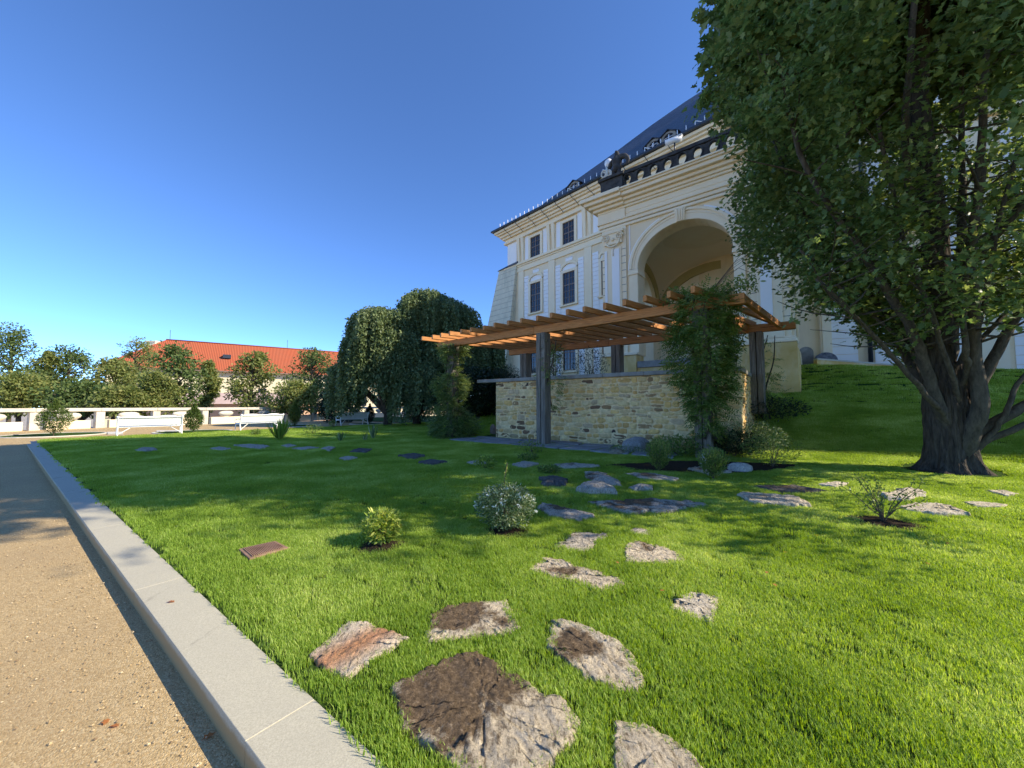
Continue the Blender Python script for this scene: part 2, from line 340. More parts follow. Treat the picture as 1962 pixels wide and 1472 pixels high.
gr3=grid('gravel_bounce_sheet',None,list(np.linspace(-90,42,14)),list(np.linspace(-120,-22,10)),lambda x,y:-.11,M['gravel'])  # unseen gravel sheet added behind the camera to bounce sun onto the palace
mb=MB(); mb.add([(-900,-300,-6),(900,-300,-6),(900,1500,-6),(-900,1500,-6)],[(0,1,2,3)]); g=mb.build('ground',mat('town_ground',mottled((.30,.26,.20),(.44,.38,.29),.05,1,.1,.01))); g['kind']='structure'  # ground kept pale and warm to bounce light onto the palace
# kerb: long granite blocks
ke=empty('kerb',(0,.8,-.1),'long pale granite kerb edging the lawn beside the gravel path','kerb'); 
a0=-6.; k=0
for L_ in [4.9,1.78+.0,1.15,2.1,2.3,2.2,2.4,2.2,2.3,2.2,2.4,2.3,2.2]:
    a1=min(a0+L_,21.7); b=MB(Fr((-.8,.6))); 
    # frame: s along kerb, d = rotated left normal = (-.6,-.8)
    b.box(a0+.0015,a1-.0015,-KN1,-KN0,-.30,.004)
    b.build('kerb_block',M['kerb'],ke,bevel=.002); a0=a1
    if a0>=21.7: break
# ================================================================ STONES
def C3(u,v): return 400+u/2.4525,880+v/2.4525
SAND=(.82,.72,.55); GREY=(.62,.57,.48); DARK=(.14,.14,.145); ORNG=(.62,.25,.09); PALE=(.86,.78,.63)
STN=[
([C3(*p) for p in [(465,915),(560,835),(650,755),(740,755),(850,800),(950,830),(830,900),(720,970),(640,1030),(560,985)]],PALE,.25,.035,'sandstone stepping stone with rust orange streaks, nearest the kerb'),
([C3(*p) for p in [(1025,845),(1040,720),(1120,680),(1240,655),(1400,650),(1430,700),(1480,790),(1400,815),(1200,825)]],SAND,.52,.03,'half mulch covered stepping stone between the orange streaked stone and the elongated slab'),
([C3(*p) for p in [(850,1050),(1000,985),(1130,920),(1260,890),(1330,940),(1450,1010),(1560,1080),(1680,1130),(1760,1230),(1740,1290),(1640,1400),(1560,1500),(1200,1500),(1000,1320),(900,1260),(880,1150)]],SAND,.535,.035,'largest stepping stone, dark earth over its back half, at bottom centre'),
([(1042,1239),(1060,1186),(1093,1190),(1142,1210),(1190,1233),(1222,1270),(1236,1310),(1222,1323),(1180,1320),(1120,1298),(1075,1265)],SAND,.46,.03,'rough triangular stepping stone right behind the largest one'),
([(1175,1378),(1230,1385),(1290,1415),(1330,1445),(1350,1472),(1345,1510),(1180,1510),(1172,1430)],SAND,.3,.035,'pale knobbly stepping stone cut off by the bottom edge of the photo'),
([(1010,1088),(1040,1062),(1075,1068),(1130,1085),(1200,1110),(1195,1120),(1165,1132),(1120,1118),(1060,1100)],SAND,.40,.025,'long narrow stepping stone slab with a brown patch in its middle'),
([(1278,1160),(1318,1128),(1378,1140),(1375,1165),(1368,1190),(1320,1178)],PALE,.15,.025,'clean pale square stepping stone alone in the bright grass'),
([(1195,1055),(1200,1040),(1216,1033),(1270,1045),(1310,1060),(1312,1070),(1290,1078),(1200,1073)],SAND,.40,.025,'wedge shaped stepping stone with dark back edge, just in front of the tree shadow'),
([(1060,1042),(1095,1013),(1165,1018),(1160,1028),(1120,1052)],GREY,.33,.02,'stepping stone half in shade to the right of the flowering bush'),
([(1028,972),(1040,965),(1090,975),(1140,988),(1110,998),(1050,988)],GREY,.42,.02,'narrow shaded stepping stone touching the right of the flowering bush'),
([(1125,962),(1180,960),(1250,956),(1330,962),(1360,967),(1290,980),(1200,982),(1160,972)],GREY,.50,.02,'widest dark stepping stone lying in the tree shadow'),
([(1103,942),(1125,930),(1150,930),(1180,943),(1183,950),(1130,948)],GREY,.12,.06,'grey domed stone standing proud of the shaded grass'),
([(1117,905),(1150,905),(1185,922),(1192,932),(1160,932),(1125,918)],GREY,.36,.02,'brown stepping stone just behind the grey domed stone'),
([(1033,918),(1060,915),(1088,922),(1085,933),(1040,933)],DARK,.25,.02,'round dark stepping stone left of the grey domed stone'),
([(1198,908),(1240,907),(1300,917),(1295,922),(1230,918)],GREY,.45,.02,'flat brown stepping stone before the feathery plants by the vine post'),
([(1060,893),(1100,890),(1150,895),(1120,898),(1080,899)],GREY,.36,.02,'thin sunlit edged stepping stone in front of the paving'),
([(1410,950),(1420,947),(1480,950),(1530,955),(1558,972),(1520,972),(1440,965)],SAND,.32,.03,'sunlit pale stepping stone with a brown right half, in front of the garden bed'),
([(1570,930),(1600,924),(1628,928),(1600,935)],PALE,.2,.02,'small sunlit stepping stone in the gap left of the oak trunk'),
([(1690,950),(1740,937),(1775,945),(1750,958),(1700,957)],PALE,.2,.03,'pale stepping stone directly behind the bare sapling'),
([(1722,972),(1760,965),(1810,967),(1862,985),(1800,985),(1735,978)],PALE,.26,.03,'long pale stepping stone to the right of the bare sapling'),
([(1845,963),(1880,962),(1932,968),(1925,973),(1870,971)],PALE,.2,.02,'thin pale stepping stone near the right edge, in front of another'),
([(1890,942),(1920,941),(1950,948),(1930,953)],PALE,.2,.02,'small stepping stone nearest the right edge, closest to the oak'),
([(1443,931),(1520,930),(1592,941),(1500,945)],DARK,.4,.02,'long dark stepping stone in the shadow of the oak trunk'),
([(1207,1010),(1220,1005),(1248,1010),(1246,1020),(1210,1018)],GREY,.2,.02,'tiny grey stone at the front edge of the tree shadow'),
([(1205,936),(1225,930),(1252,933),(1250,940),(1215,941)],GREY,.2,.02,'small stepping stone between the domed stone and the widest dark one'),
([(1315,899),(1350,896),(1400,905),(1370,911)],GREY,.4,.02,'stepping stone between the two feathery plants'),
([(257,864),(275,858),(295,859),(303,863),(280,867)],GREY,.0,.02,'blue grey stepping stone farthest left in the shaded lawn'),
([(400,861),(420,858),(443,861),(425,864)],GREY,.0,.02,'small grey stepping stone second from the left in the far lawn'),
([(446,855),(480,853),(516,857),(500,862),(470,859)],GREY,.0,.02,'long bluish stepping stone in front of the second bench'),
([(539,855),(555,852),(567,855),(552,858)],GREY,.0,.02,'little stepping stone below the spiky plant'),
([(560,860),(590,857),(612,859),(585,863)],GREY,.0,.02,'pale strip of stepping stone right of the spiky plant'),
([(617,861),(630,857),(642,860),(630,866)],GREY,.0,.02,'grey stone between the spiky plant and the sunlit tufts'),
([(650,879),(668,875),(685,878),(668,882)],GREY,.1,.02,'lone grey stepping stone in mid lawn below the sunlit tufts'),
([(667,867),(690,860),(714,862),(700,868)],DARK,.2,.02,'dark stepping stone below the sunlit tufts'),
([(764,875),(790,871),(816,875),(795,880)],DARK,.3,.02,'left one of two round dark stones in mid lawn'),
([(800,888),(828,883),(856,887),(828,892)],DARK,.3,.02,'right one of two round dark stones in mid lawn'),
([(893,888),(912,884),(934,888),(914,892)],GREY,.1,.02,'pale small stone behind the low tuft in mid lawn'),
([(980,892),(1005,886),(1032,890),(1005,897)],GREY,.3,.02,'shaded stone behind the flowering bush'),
]
POLYS=[]
def rocktop(pts,h,name,colr,soil,label,cat,z0=None,dome=.0,group=None,sub=12,edge=.35):
    """polygon in plan -> irregular slab with a rough, slightly domed top"""
    n=len(pts); c=np.mean(pts,0); out=[]
    for i in range(n):
        p=np.array(pts[i]); q=np.array(pts[(i+1)%n])
        for k in range(sub):
            t=k/sub; r=p+(q-p)*t; L=np.linalg.norm(q-p); r=r+rng.normal(size=2)*L*.035; out.append(r)
    out=np.array(out); m=len(out); rings=[(1.0,-.5),(1.0,.0),(.965,.75)]+[(float(r_),1.) for r_ in np.linspace(.93,.05,20)]
    vs=[];fs=[]; zb=terr(*c) if z0 is None else z0; sz=np.linalg.norm(out-c,axis=1).mean(); z0_s=random.random()*9
    for ri,(s,hh) in enumerate(rings):
        for i in range(m):
            q=c+(out[i]-c)*s; nz=((mnoise.fractal(Vector((q[0]*9,q[1]*9,z0_s)),1.,2.,4)*.012+abs(mnoise.noise(Vector((q[0]*26,q[1]*15,z0_s))))*.016)*min(1,sz*3) if ri>1 else 0); dz=dome*(1-s*s)
            vs.append((q[0],q[1],zb+h*hh+nz+dz if hh>-.4 else zb-.05))
    vs.append((c[0],c[1],zb+h+dome)); 
    for ri in range(len(rings)-1):
        for i in range(m): fs.append((ri*m+i,ri*m+(i+1)%m,(ri+1)*m+(i+1)%m,(ri+1)*m+i))
    b=(len(rings)-1)*m
    for i in range(m): fs.append((b+i,b+(i+1)%m,len(vs)-1))
    org=Vector((c[0],c[1],zb)); me=bpy.data.meshes.new(name); me.from_pydata([(v[0]-org.x,v[1]-org.y,v[2]-org.z) for v in vs],[],fs); me.update()
    me.polygons.foreach_set('use_smooth',[True]*len(fs)); me.materials.append(M['step'])
    ca=me.color_attributes.new('Col','FLOAT_COLOR','POINT'); so_=me.color_attributes.new('Soil','FLOAT_COLOR','POINT')
    cb=[];sb=[]
    off=np.array([-.25,.3])*sz+rng.normal(size=2)*.08*sz
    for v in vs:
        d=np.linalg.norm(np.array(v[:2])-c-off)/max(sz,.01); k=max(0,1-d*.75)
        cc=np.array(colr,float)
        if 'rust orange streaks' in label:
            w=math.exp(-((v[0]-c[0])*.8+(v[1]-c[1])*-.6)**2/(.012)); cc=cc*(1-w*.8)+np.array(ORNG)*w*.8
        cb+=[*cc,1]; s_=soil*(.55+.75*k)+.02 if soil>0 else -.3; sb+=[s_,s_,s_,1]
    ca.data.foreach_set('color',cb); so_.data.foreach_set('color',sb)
    o=bpy.data.objects.new(name,me); COL.objects.link(o); o.location=org; tag(o,label,cat,group); 
    if 'step' in name: POLYS.append(out)
    return o
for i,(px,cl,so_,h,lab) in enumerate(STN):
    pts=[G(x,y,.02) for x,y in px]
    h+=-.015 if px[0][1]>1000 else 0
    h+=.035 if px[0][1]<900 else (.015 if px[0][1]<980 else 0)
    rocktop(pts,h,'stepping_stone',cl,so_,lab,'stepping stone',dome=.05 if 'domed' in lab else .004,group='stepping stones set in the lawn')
def rock(px,py,w,h,lab,colr=(.55,.52,.46),dep=.8):
    x,y=G(px,py); cx,cy=x,y+w*.4; pts=[(cx+math.cos(a)*w/2*(1+.15*math.sin(a*3+px)),cy+math.sin(a)*w/2*dep*(1+.12*math.cos(a*2+px))) for a in np.linspace(0,2*math.pi,9)[:-1]]
    return rocktop(pts,h*.6,'rock',colr,0,lab,'rock',dome=h*.45,sub=3)
rock(1230,868,.85,.42,'big grey boulder at the foot of the rubble wall',(.40,.40,.40))
rock(1186,873,.42,.14,'low brown wedge of rock in front of the grey boulder',(.36,.31,.24))
rock(1428,906,.48,.17,'white lumpy rock at the front of the garden bed',(.68,.66,.62))
rock(1356,892,.24,.26,'upright white rock beside the vine covered post',(.70,.68,.64))
rock(1258,877,.18,.06,'small flat white rock left of the feathery plant',(.62,.60,.56))
rock(944,836,.3,.4,'pinkish stone leaning on the left end of the rubble wall',(.40,.30,.26))
# loose grit on the path
ng_=9000; aa=rng.random(ng_)*9-1.2; nn=KN0-.02-rng.random(ng_)**1.3*3.2; px_=-.8*aa+.6*nn; py_=.6*aa+.8*nn; kk=py_>.4; px_,py_=px_[kk],py_[kk]; m_=len(px_); sz_=.0025+.006*rng.random(m_)**2
octa=np.array([(1,0,0),(0,1,0),(-1,0,0),(0,-1,0),(0,0,.8),(0,0,-.8)]); rot=rng.random(m_)*6.28
V_=np.repeat(octa[None],m_,0)*(.7+.6*rng.random((m_,6,1))); V_=np.stack([V_[...,0]*np.cos(rot)[:,None]-V_[...,1]*np.sin(rot)[:,None],V_[...,0]*np.sin(rot)[:,None]+V_[...,1]*np.cos(rot)[:,None],V_[...,2]],-1)*sz_[:,None,None]+np.stack([px_,py_,-.108+sz_*.5],1)[:,None,:]
F_=np.array([(0,1,4),(1,2,4),(2,3,4),(3,0,4)]); me=bpy.data.meshes.new('loose_grit'); me.from_pydata(V_.reshape(-1,3).tolist(),[],(F_[None]+np.arange(m_)[:,None,None]*6).reshape(-1,3).tolist()); me.update(); me.materials.append(mat('grit',lambda n:n.color(n.ramp(n.n('ShaderNodeNewGeometry').outputs['Random Per Island'],[(0,(.22,.15,.08)),(.6,(.45,.33,.17)),(1,(.62,.50,.31))])))); o=bpy.data.objects.new('loose_grit',me); COL.objects.link(o); tag(o,'loose tan grit scattered on the gravel path','gravel',kind='stuff')
# flagstone paving under the pergola
pv=empty('flagstone_paving',(.6,13.8,0),'irregular grey flagstones laid in front of the rubble wall under the pergola','paving')
def crazy(a0,a1,n0,n1,step,jit):
    na=int((a1-a0)/step); nn=int((n1-n0)/(step*.62)); gp={}
    for i in range(na+1):
        for j in range(nn+1): gp[i,j]=np.array((a0+(a1-a0)*i/na+rng.normal()*jit,n0+(n1-n0)*j/nn+rng.normal()*jit*.6))
    for i in range(na):
        for j in range(nn):
            q=[gp[i,j],gp[i+1,j],gp[i+1,j+1],gp[i,j+1]]; c=sum(q)/4
            if rng.random()<.08: continue
            q=[c+(p-c)*(1-.05/np.linalg.norm(p-c)) for p in q]
            w=[(-.8*p[0]+.6*p[1],.6*p[0]+.8*p[1]) for p in q]; cw=np.mean(w,0)
            zt=max(terr(*p) for p in w)+.05; b=MB(); b.prism_xy(w[::-1],zt-.08,zt); b.build('flagstone',M['slab'],pv,bevel=.008)
            POLYS.append(np.array(w))
crazy(5.0,10.9,10.35,12.2,.85,.12)
crazy(2.6,4.9,10.2,11.9,.8,.12)
# ================================================================ RUBBLE WALL
WF=Fr((.805,-.593)); # s along the wall (towards the right), d away from us
WD=.805*15.8+.593*-.69-.0   # offset of the wall line
p0=Vector((-.69,15.8)); WO=p0.dot(WF.e1); WDD=p0.dot(WF.e2)
rw=empty('rubble_wall',(2,14,0),'yellowish rubble stone retaining wall with grey cap stones under the pergola','wall')
LEN=8.7; HT=2.30
mb=MB(WF); mb.box(WO,WO+LEN,WDD+.06,WDD+.6,-.25,HT); mb.box(WO+LEN-.54,WO+LEN,WDD+.62,WDD+7.5,-.1,HT); mb.box(WO+.02,WO+.5,WDD+.62,WDD+6,-.1,HT)
mb.c=(.50,.42,.30)
mb.col=[(.91,.71,.40)]*len(mb.f); mb.build('mortar',M['rubble'],rw,usecol=True)
st=MB(WF); z=-.1
def stone(s0,s1,z0,z1,dd,base,col,side=None):
    w=s1-s0; h=z1-z0; n=9; pts=[]
    for i in range(n):
        a=2*math.pi*i/n+rng.normal()*.14; ca,sa=math.cos(a),math.sin(a); k=1/max(abs(ca),abs(sa))**.86
        pts.append((s0+w/2+ca*k*w/2*(.97+rng.normal()*.05),z0+h/2+sa*k*h/2*(.95+rng.normal()*.06)))
    cx,cz=s0+w/2,z0+h/2; vs=[]; 
    for sc,off in ((1.,0),(.93,dd*.75),(.6,dd)):
        for (x,zz) in pts:
            X=cx+(x-cx)*sc; Z=cz+(zz-cz)*sc; env=math.sin(min(1,max(0,Z/HT))*math.pi); Z+=env*(.035*math.sin(1.7*X+Z*3)+.022*math.sin(4.3*X-Z*5)); o=base-off+(rng.normal()*.006 if off else 0)
            vs.append((X,o,Z) if side is None else (side+ (base-o),WDD+X,Z))
    fs=[(k*n+i,k*n+(i+1)%n,(k+1)*n+(i+1)%n,(k+1)*n+i) for k in range(2) for i in range(n)]+[tuple(range(2*n,3*n))]
    if side is not None: fs=[f[::-1] for f in fs]
    st.c=col; st.smooth=True; st.add(vs,fs)
PAL=[(.88,.64,.29),(.84,.60,.28),(.91,.71,.36),(.78,.57,.29),(.86,.57,.21),(.70,.53,.32),(.80,.49,.18),(.91,.72,.40)]
def course(L0,L1,base,side=None):
    z=-.08
    while z<HT-.03:
        h=min(random.choice([.1,.13,.17,.2,.24]),HT-z); s=L0+random.uniform(-.1,.05)
        while s<L1-.05:
            w=random.uniform(.14,.5)*(1 if h>.12 else .8); 
            if s+w>L1-.12: w=L1-s
            if h>.17 and random.random()<.25:
                hh=h*random.uniform(.4,.6); parts=[(z,z+hh),(z+hh,z+h)]
            else: parts=[(z,z+h)]
            for a,b in parts:
                col=random.choice(PAL); r=random.random()
                if r<.045: col=(.24,.15,.09)
                elif r<.06: col=(.10,.08,.065)
                elif r<.12: col=(.46,.30,.15)
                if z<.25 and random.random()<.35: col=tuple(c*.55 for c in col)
                k=random.uniform(.85,1.12); col=tuple(c*k for c in col)
                dd=random.uniform(.008,.038) if not r<.11 else random.uniform(.0,.01)
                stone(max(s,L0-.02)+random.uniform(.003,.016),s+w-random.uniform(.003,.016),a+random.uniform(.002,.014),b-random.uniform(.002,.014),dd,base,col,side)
            s+=w
        z+=h
course(WO,WO+LEN,WDD+.06); course(.62,6.5,0,WO+LEN)
st.build('rubble_facing',M['rubble'],rw,usecol=True)
s=WO-.95
while s<WO+LEN:
    L_=random.uniform(1.1,1.5); e=min(s+L_,WO+LEN+.06); b=MB(WF); b.box(s+.004,e-.004,WDD-.07,WDD+.42,HT,HT+.13+random.uniform(-.004,.004)); b.build('cap_stone',M['capstone'],rw,bevel=.01); s+=L_
for k in range(5):
    b=MB(WF); b.box(WO+LEN-.45,WO+LEN+.06,WDD+.43+k*1.3,WDD+.42+(k+1)*1.3,HT,HT+.13); b.build('cap_stone',M['capstone'],rw,bevel=.01)
mb=MB(WF); mb.box(WO+.5,WO+LEN-.55,WDD+.6,WDD+8.2,1.9,HT-.04); o=mb.build('upper_terrace',M['soil']); o['kind']='structure'
# ================================================================ PERGOLA
def quadbeam(mb_,A,B,w,z0,z1,ext0=0,ext1=0):
    A=Vector(A);B=Vector(B); d=(B-A).normalized(); n=Vector((-d.y,d.x)); A=A-d*ext0; B=B+d*ext1; h=n*(w/2)
    P=[A-h,B-h,B+h,A+h]; mb_.hexa([(p.x,p.y,z0) for p in P]+[(p.x,p.y,z1) for p in P])
def beamuv(o):   # grain along the longest axis
    me=o.data; uv=me.uv_layers.new(name='UVMap'); co_=np.array([v.co[:] for v in me.vertices]); c=co_-co_.mean(0); u,s_,vt=np.linalg.svd(c,full_matrices=False); ax=vt[0]
    k=rng.random()*40
    for p in me.polygons:
        nrm=np.array(p.normal); side=np.cross(ax,nrm); 
        if np.linalg.norm(side)<.1: side=np.array([.3,1,0.]); ax2=np.array([1.,0,0]); 
        else: ax2=ax
        for li in p.loop_indices:
            q=co_[me.loops[li].vertex_index]; uv.data[li].uv=(float(q@ax2)+k,float(q@side)+k)
pg=empty('pergola',(2.5,14,0),'timber pergola of orange beams on weathered grey posts beside the rubble wall','pergola')
FL=Vector((-3.2,16.76));FR_=Vector((5.72,9.3));BL=Vector((-.1,19.1));BR=Vector((9.24,12.4))
ZB=3.84; ZT=4.10
for A,B,nm in ((FL,FR_,'f'),(BL,BR,'b')):
    dd=(B-A); mid=A+dd*.45
    b=MB(); quadbeam(b,A,mid-dd.normalized()*.003,.2,ZB,ZT); o=b.build('beam',M['beam'],pg,bevel=.008); beamuv(o)
    b=MB(); quadbeam(b,mid+dd.normalized()*.003,B,.2,ZB,ZT); o=b.build('beam',M['beam'],pg,bevel=.008); beamuv(o)
for i in range(19):
    t=(i+.15)/18.6; a=FL.lerp(FR_-(FR_-FL).normalized()*.55,t); bb=BL.lerp(BR-(BR-BL).normalized()*.4,t); w=.11+random.uniform(-.005,.005)
    b=MB(); quadbeam(b,a,bb,w,ZT+.001,ZT+.17+random.uniform(-.01,.01),.85+random.uniform(-.05,.05),.45); o=b.build('rafter',M['beam'],pg,bevel=.006); beamuv(o)
for off,zz in ((.07,0),(1.0,0)):
    dF=(FR_-FL).normalized(); dB=(BR-BL).normalized(); a=FR_-dF*off; bb=BR-dB*(off+.35)
    dn=(bb-a).normalized(); b=MB(); quadbeam(b,a+dn*.11,bb-dn*.11,.11,ZB+.06,ZT-.01); o=b.build('end_rafter',M['beam'],pg,bevel=.006); beamuv(o)
def post(x,y,z0,z1,w=.33,th=.18,rot=None):
    d=(FR_-FL).normalized(); f=Fr((d.x,d.y),None,(x,y,0)); b=MB(f)
    for sx in (-1,1):      # each post is two thick boards bolted together
        b.box(sx*w/4-w/4+.012*sx,sx*w/4+w/4+.012*sx,-th+.0,th+.02*sx,z0,z1)
    o=b.build('post',M['oldwood'],pg,bevel=.012); return o
PF=[]
for px_ in (867,1041,1347):
    r=(px_-981)/737; d=(FR_-FL); s=(r*FL.y-FL.x)/(d.x-r*d.y); q=FL+d*s; PF.append(q); post(q.x,q.y,-.1,ZB,.34,.17)
PB=[]
for px_ in (1007,1184,1453):
    r=(px_-981)/737; d=(BR-BL); s=(r*BL.y-BL.x)/(d.x-r*d.y); q=BL+d*s; PB.append(q)
    post(q.x,q.y,HT if px_<1400 else 1.08,ZB,.36,.2)
# ================================================================ PALACE
pal=empty('palace',(6,28,2),'cream and white baroque palace with slate roof and arched loggia behind the pergola','palace')
F1=Fr((.677,-.736)); FL_=Fr((.774,-.633)); FR3=Fr((.871,-.491))
D1=27.; DL=21.; D3=25.7; H3=21.; H4=27.5
b=MB(F1); b.box(-30.05,-7.,D1,D1+30,0,19.0); b.build('wall',M['cream'],pal)
def window(fr,s0,s1,z0,z1,d,cols,rows,arch=False,surround=True):
    b=MB(fr)
    w=.09
    if surround:
        b.box(s0-.26,s0-.0,d-.15,d,z0-.1,z1+.0); b.box(s1+.0,s1+.26,d-.15,d,z0-.1,z1+.0); b.box(s0-.26,s1+.26,d-.16,d,z1+.0,z1+.24); b.box(s0-.34,s1+.34,d-.24,d,z0-.22,z0-.1)
    if arch:
        c=(s0+s1)/2; rr=(s1-s0)/2+.18; A=np.linspace(0,math.pi,13)
        b.ring_xz([(c-math.cos(a)*(rr+.12),z1+.27+math.sin(a)*.62+.12) for a in A],[(c-math.cos(a)*(rr-.02),z1+.27+math.sin(a)*.52) for a in A],d-.15,d)
    o=b.build('window_surround',M['trim'],pal)
    if arch:
        b=MB(fr); A=np.linspace(0,math.pi,13); b.prism_xz([(c+math.cos(a)*(rr-.06),z1+.30+math.sin(a)*.45) for a in A],d-.035,d+.01); b.build('white_panel',M['white'],o)
    b=MB(fr); b.box(s0,s1,d-.012,d+.02,z0,z1); g_=b.build('glass',M['glass'],o)
    b=MB(fr); t=.05; 
    b.box(s0,s0+t,d-.06,d-.013,z0,z1); b.box(s1-t,s1,d-.06,d-.013,z0,z1); b.box(s0+t,s1-t,d-.06,d-.013,z0,z0+t); b.box(s0+t,s1-t,d-.06,d-.013,z1-t,z1)
    xs=np.linspace(s0,s1,cols+1)[1:-1]; zs=np.linspace(z0,z1,rows+1)[1:-1]
    for x in xs: b.box(x-.045,x+.045,d-.058,d-.013,z0+t,z1-t)
    tr=zs[int(len(zs)*.6)]
    for z in zs: 
        h=.05 if abs(z-tr)<.01 else .018
        b.box(s0+t,s1-t,d-.05,d-.014,z-h,z+h)
    for x in (s0+(xs[0]-s0)/2,s1-(s1-xs[-1])/2): b.box(x-.014,x+.014,d-.048,d-.015,z0+t,z1-t)
    b.build('window_frame',M['frame'],o); return o
cols=[-25.84,-21.67,-17.5,-13.35]
for c in cols:
    window(F1,c-.67,c+.67,16.08,18.1,D1,2,4)
    window(F1,c-.69,c+.69,10.55,13.4,D1,2,5,arch=True)
    window(F1,c-.7,c+.7,4.5,7.2,D1,2,5)
b=MB(F1)   # white rusticated bands, jointed
def rust(b,s0,s1,z0,z1,d,step=.36,proud=.05):
    b=MB(b.fr); z=z0
    while z<z1-.02:
        e=min(z+step,z1); b.box(s0,s1,d-proud,d,z+.012,e-.012); z=e
    b.build('white_band',M['white'],pal)
for c in cols:
    for s0,s1 in ((c-1.62,c-1.02),(c+1.02,c+1.62)): rust(b,s0,s1,3,14.4,D1)
    rust(b,c-1.0,c+1.0,8.4,10.25,D1,.36,.03); rust(b,c-.4,c+.4,14.45,14.8,D1,.3)
rust(b,-30.0,-28.6,16.2,18.5,D1,2.6,.04)
for c in cols:
    for k,(a0,a1) in enumerate(((c-1.5,c-.98),(c+.98,c+1.5))): b=MB(F1); b.box(a0,a1,D1-.045,D1,16.05,18.5); b.build('white_band',M['white'],pal)
b=MB(F1)     # cream lesenes between bands
for c in [-27.9]+[(a+bq)/2 for a,bq in zip(cols[:-1],cols[1:])]+[-11.3]:
    b.box(c-.38,c+.38,D1-.10,D1,3,15.1)
    for q in (-.28,.28):      # tapering consoles under the cornice
        b.hexa([(c+q-.1,D1-.12,16.05),(c+q+.1,D1-.12,16.05),(c+q+.1,D1,16.05),(c+q-.1,D1,16.05),(c+q-.2,D1-.28,18.5),(c+q+.2,D1-.28,18.5),(c+q+.2,D1,18.5),(c+q-.2,D1,18.5)])
b.build('lesene',M['trim'],pal)
def mould(fr,s0,s1,d,steps,back,name,m,ends=True):
    b=MB(fr)
    for z0,z1,p in steps: b.box(s0-(p if ends else 0),s1+(p if ends else 0),d-p,back,z0,z1)
    return b.build(name,m,pal,bevel=.02)
mould(F1,-30.05,-9,D1,[(15.05,15.3,.13),(15.3,15.6,.07),(15.6,15.75,.16),(15.75,15.98,.3)],D1+1,'string_course',M['trim'])
mould(F1,-30.05,-9,D1,[(18.5,18.7,.3),(18.7,19.0,.18),(19.0,19.2,.42),(19.2,19.45,.62),(19.45,19.62,.85),(19.62,19.85,1.05)],D1+1,'cornice',M['trim'])
mould(F1,-30.05,-9,D1,[(2,3.3,.25)],D1+1,'plinth',M['trim'])
b=MB(F1); b.box(-31.3,-7,D1-1.32,D1-1.1,19.86,20.02); b.box(-31.3,-31.12,D1-1.1,D1+28,19.86,20.02); b.build('gutter',M['metal'],pal)
# battered corner buttress
b=MB(F1); zt=15.9
b.hexa([(-35.2,D1-1.5,-1),(-29.9+.1,D1-1.5,-1),(-29.8,D1+3,-1),(-35.2,D1+3,-1),(-31.15,D1-.25,zt),(-28.45,D1-.25,zt),(-28.45,D1+2.2,zt),(-31.15,D1+2.2,zt)])
o=b.build('buttress',mat('weathered_block_stone',lambda n:(lambda br:(n.l(n.pos((1,1,1),-.83),br.inputs['Vector']) if False else None, br))(None) if False else mottled((.60,.55,.40),(.74,.68,.50),1.3,14,.5,.03,stain=(.42,.42,.31))(n)),pal)
b=MB(F1); z=0
while z<15.7:
    k=z/15.9; x0=-35.2+(4.05)*((z+1)/16.9); x1=-29.8+(1.35)*((z+1)/16.9); dd=D1-1.5+1.25*((z+1)/16.9)
    b.box(x0-.012,x1+.012,dd-.012,dd+.3,z,z+.025); z+=.55
b.build('joint',M['capstone'],o)
b=MB(F1); b.hexa([(-31.3,D1-.4,zt),(-28.3,D1-.4,zt),(-28.3,D1+2.3,zt),(-31.3,D1+2.3,zt),(-30.05,D1-.02,zt+.35),(-28.3,D1-.02,zt+.45),(-28.3,D1+2,zt+.45),(-30.05,D1+2,zt+.35)]); b.build('cap',M['metal'],o)
# slate roof with hips and a slight kick at the eave
def roofmesh(name,fr,verts,faces,m,uvs=None,parent=pal):
    b=MB(fr); b.add(verts,faces); o=b.build(name,m,parent); me=o.data; uv=me.uv_layers.new(name='UVMap')
    for p in me.polygons:
        n_=Vector(p.normal); h=Vector((0,0,1)).cross(n_); h=h.normalized() if h.length>.01 else Vector((1,0,0)); v_=n_.cross(h)
        for li in p.loop_indices:
            q=me.vertices[me.loops[li].vertex_index].co; uv.data[li].uv=(q.dot(h),q.dot(v_))
    return o
E0=D1-1.15; S0=-31.2; z0_=20.0
lev=[(0,20.02),(1.3,20.75),(2.65,21.75),(4.6,23.8),(7.1,26.3),(9.4,28.6),(12.15,31.5),(14.6,33.9),(15.7,34.9),(16.6,35.4)]
SR=12.
vs=[];fs=[]
for o_,z in lev: vs+=[(S0+o_,E0+o_,z),(SR,E0+o_,z),(SR,E0+34-o_,z),(S0+o_,E0+34-o_,z)]
for k in range(len(lev)-1):
    a=4*k; fs+=[(a,a+1,a+5,a+4),(a+3,a,a+4,a+7),(a+2,a+3,a+7,a+6)]
q4=4*(len(lev)-1); fs.append((q4,q4+1,q4+2,q4+3)); fs.append((3,2,1,0))
roof=roofmesh('roof',F1,vs,fs,M['slate'])
def roofz(off): return float(np.interp(off,[l[0] for l in lev],[l[1] for l in lev]))
def rest_pts(n): return n
# snow guards: pale rods along the eave
b=MB(F1); s=-30.6; k=0
while s<-7.5:
    off=.55; zz=roofz(off); b=MB(F1); b.tube([(s,E0+off,zz-.05),(s,E0+off,zz+.52)],.035,5)
    if k%6 in (3,): b.tube([(s,E0+off,zz+.5),(s+.62,E0+off,zz+.08)],.03,5)
    b.build('snow_guard',M['whitepaint'],roof); s+=.62; k+=1
b=MB(F1); b.tube([(-30.4,E0+.56,roofz(.56)+.12),(-7.5,E0+.56,roofz(.56)+.12)],.018,5); b.build('snow_rail',M['metal'],roof)
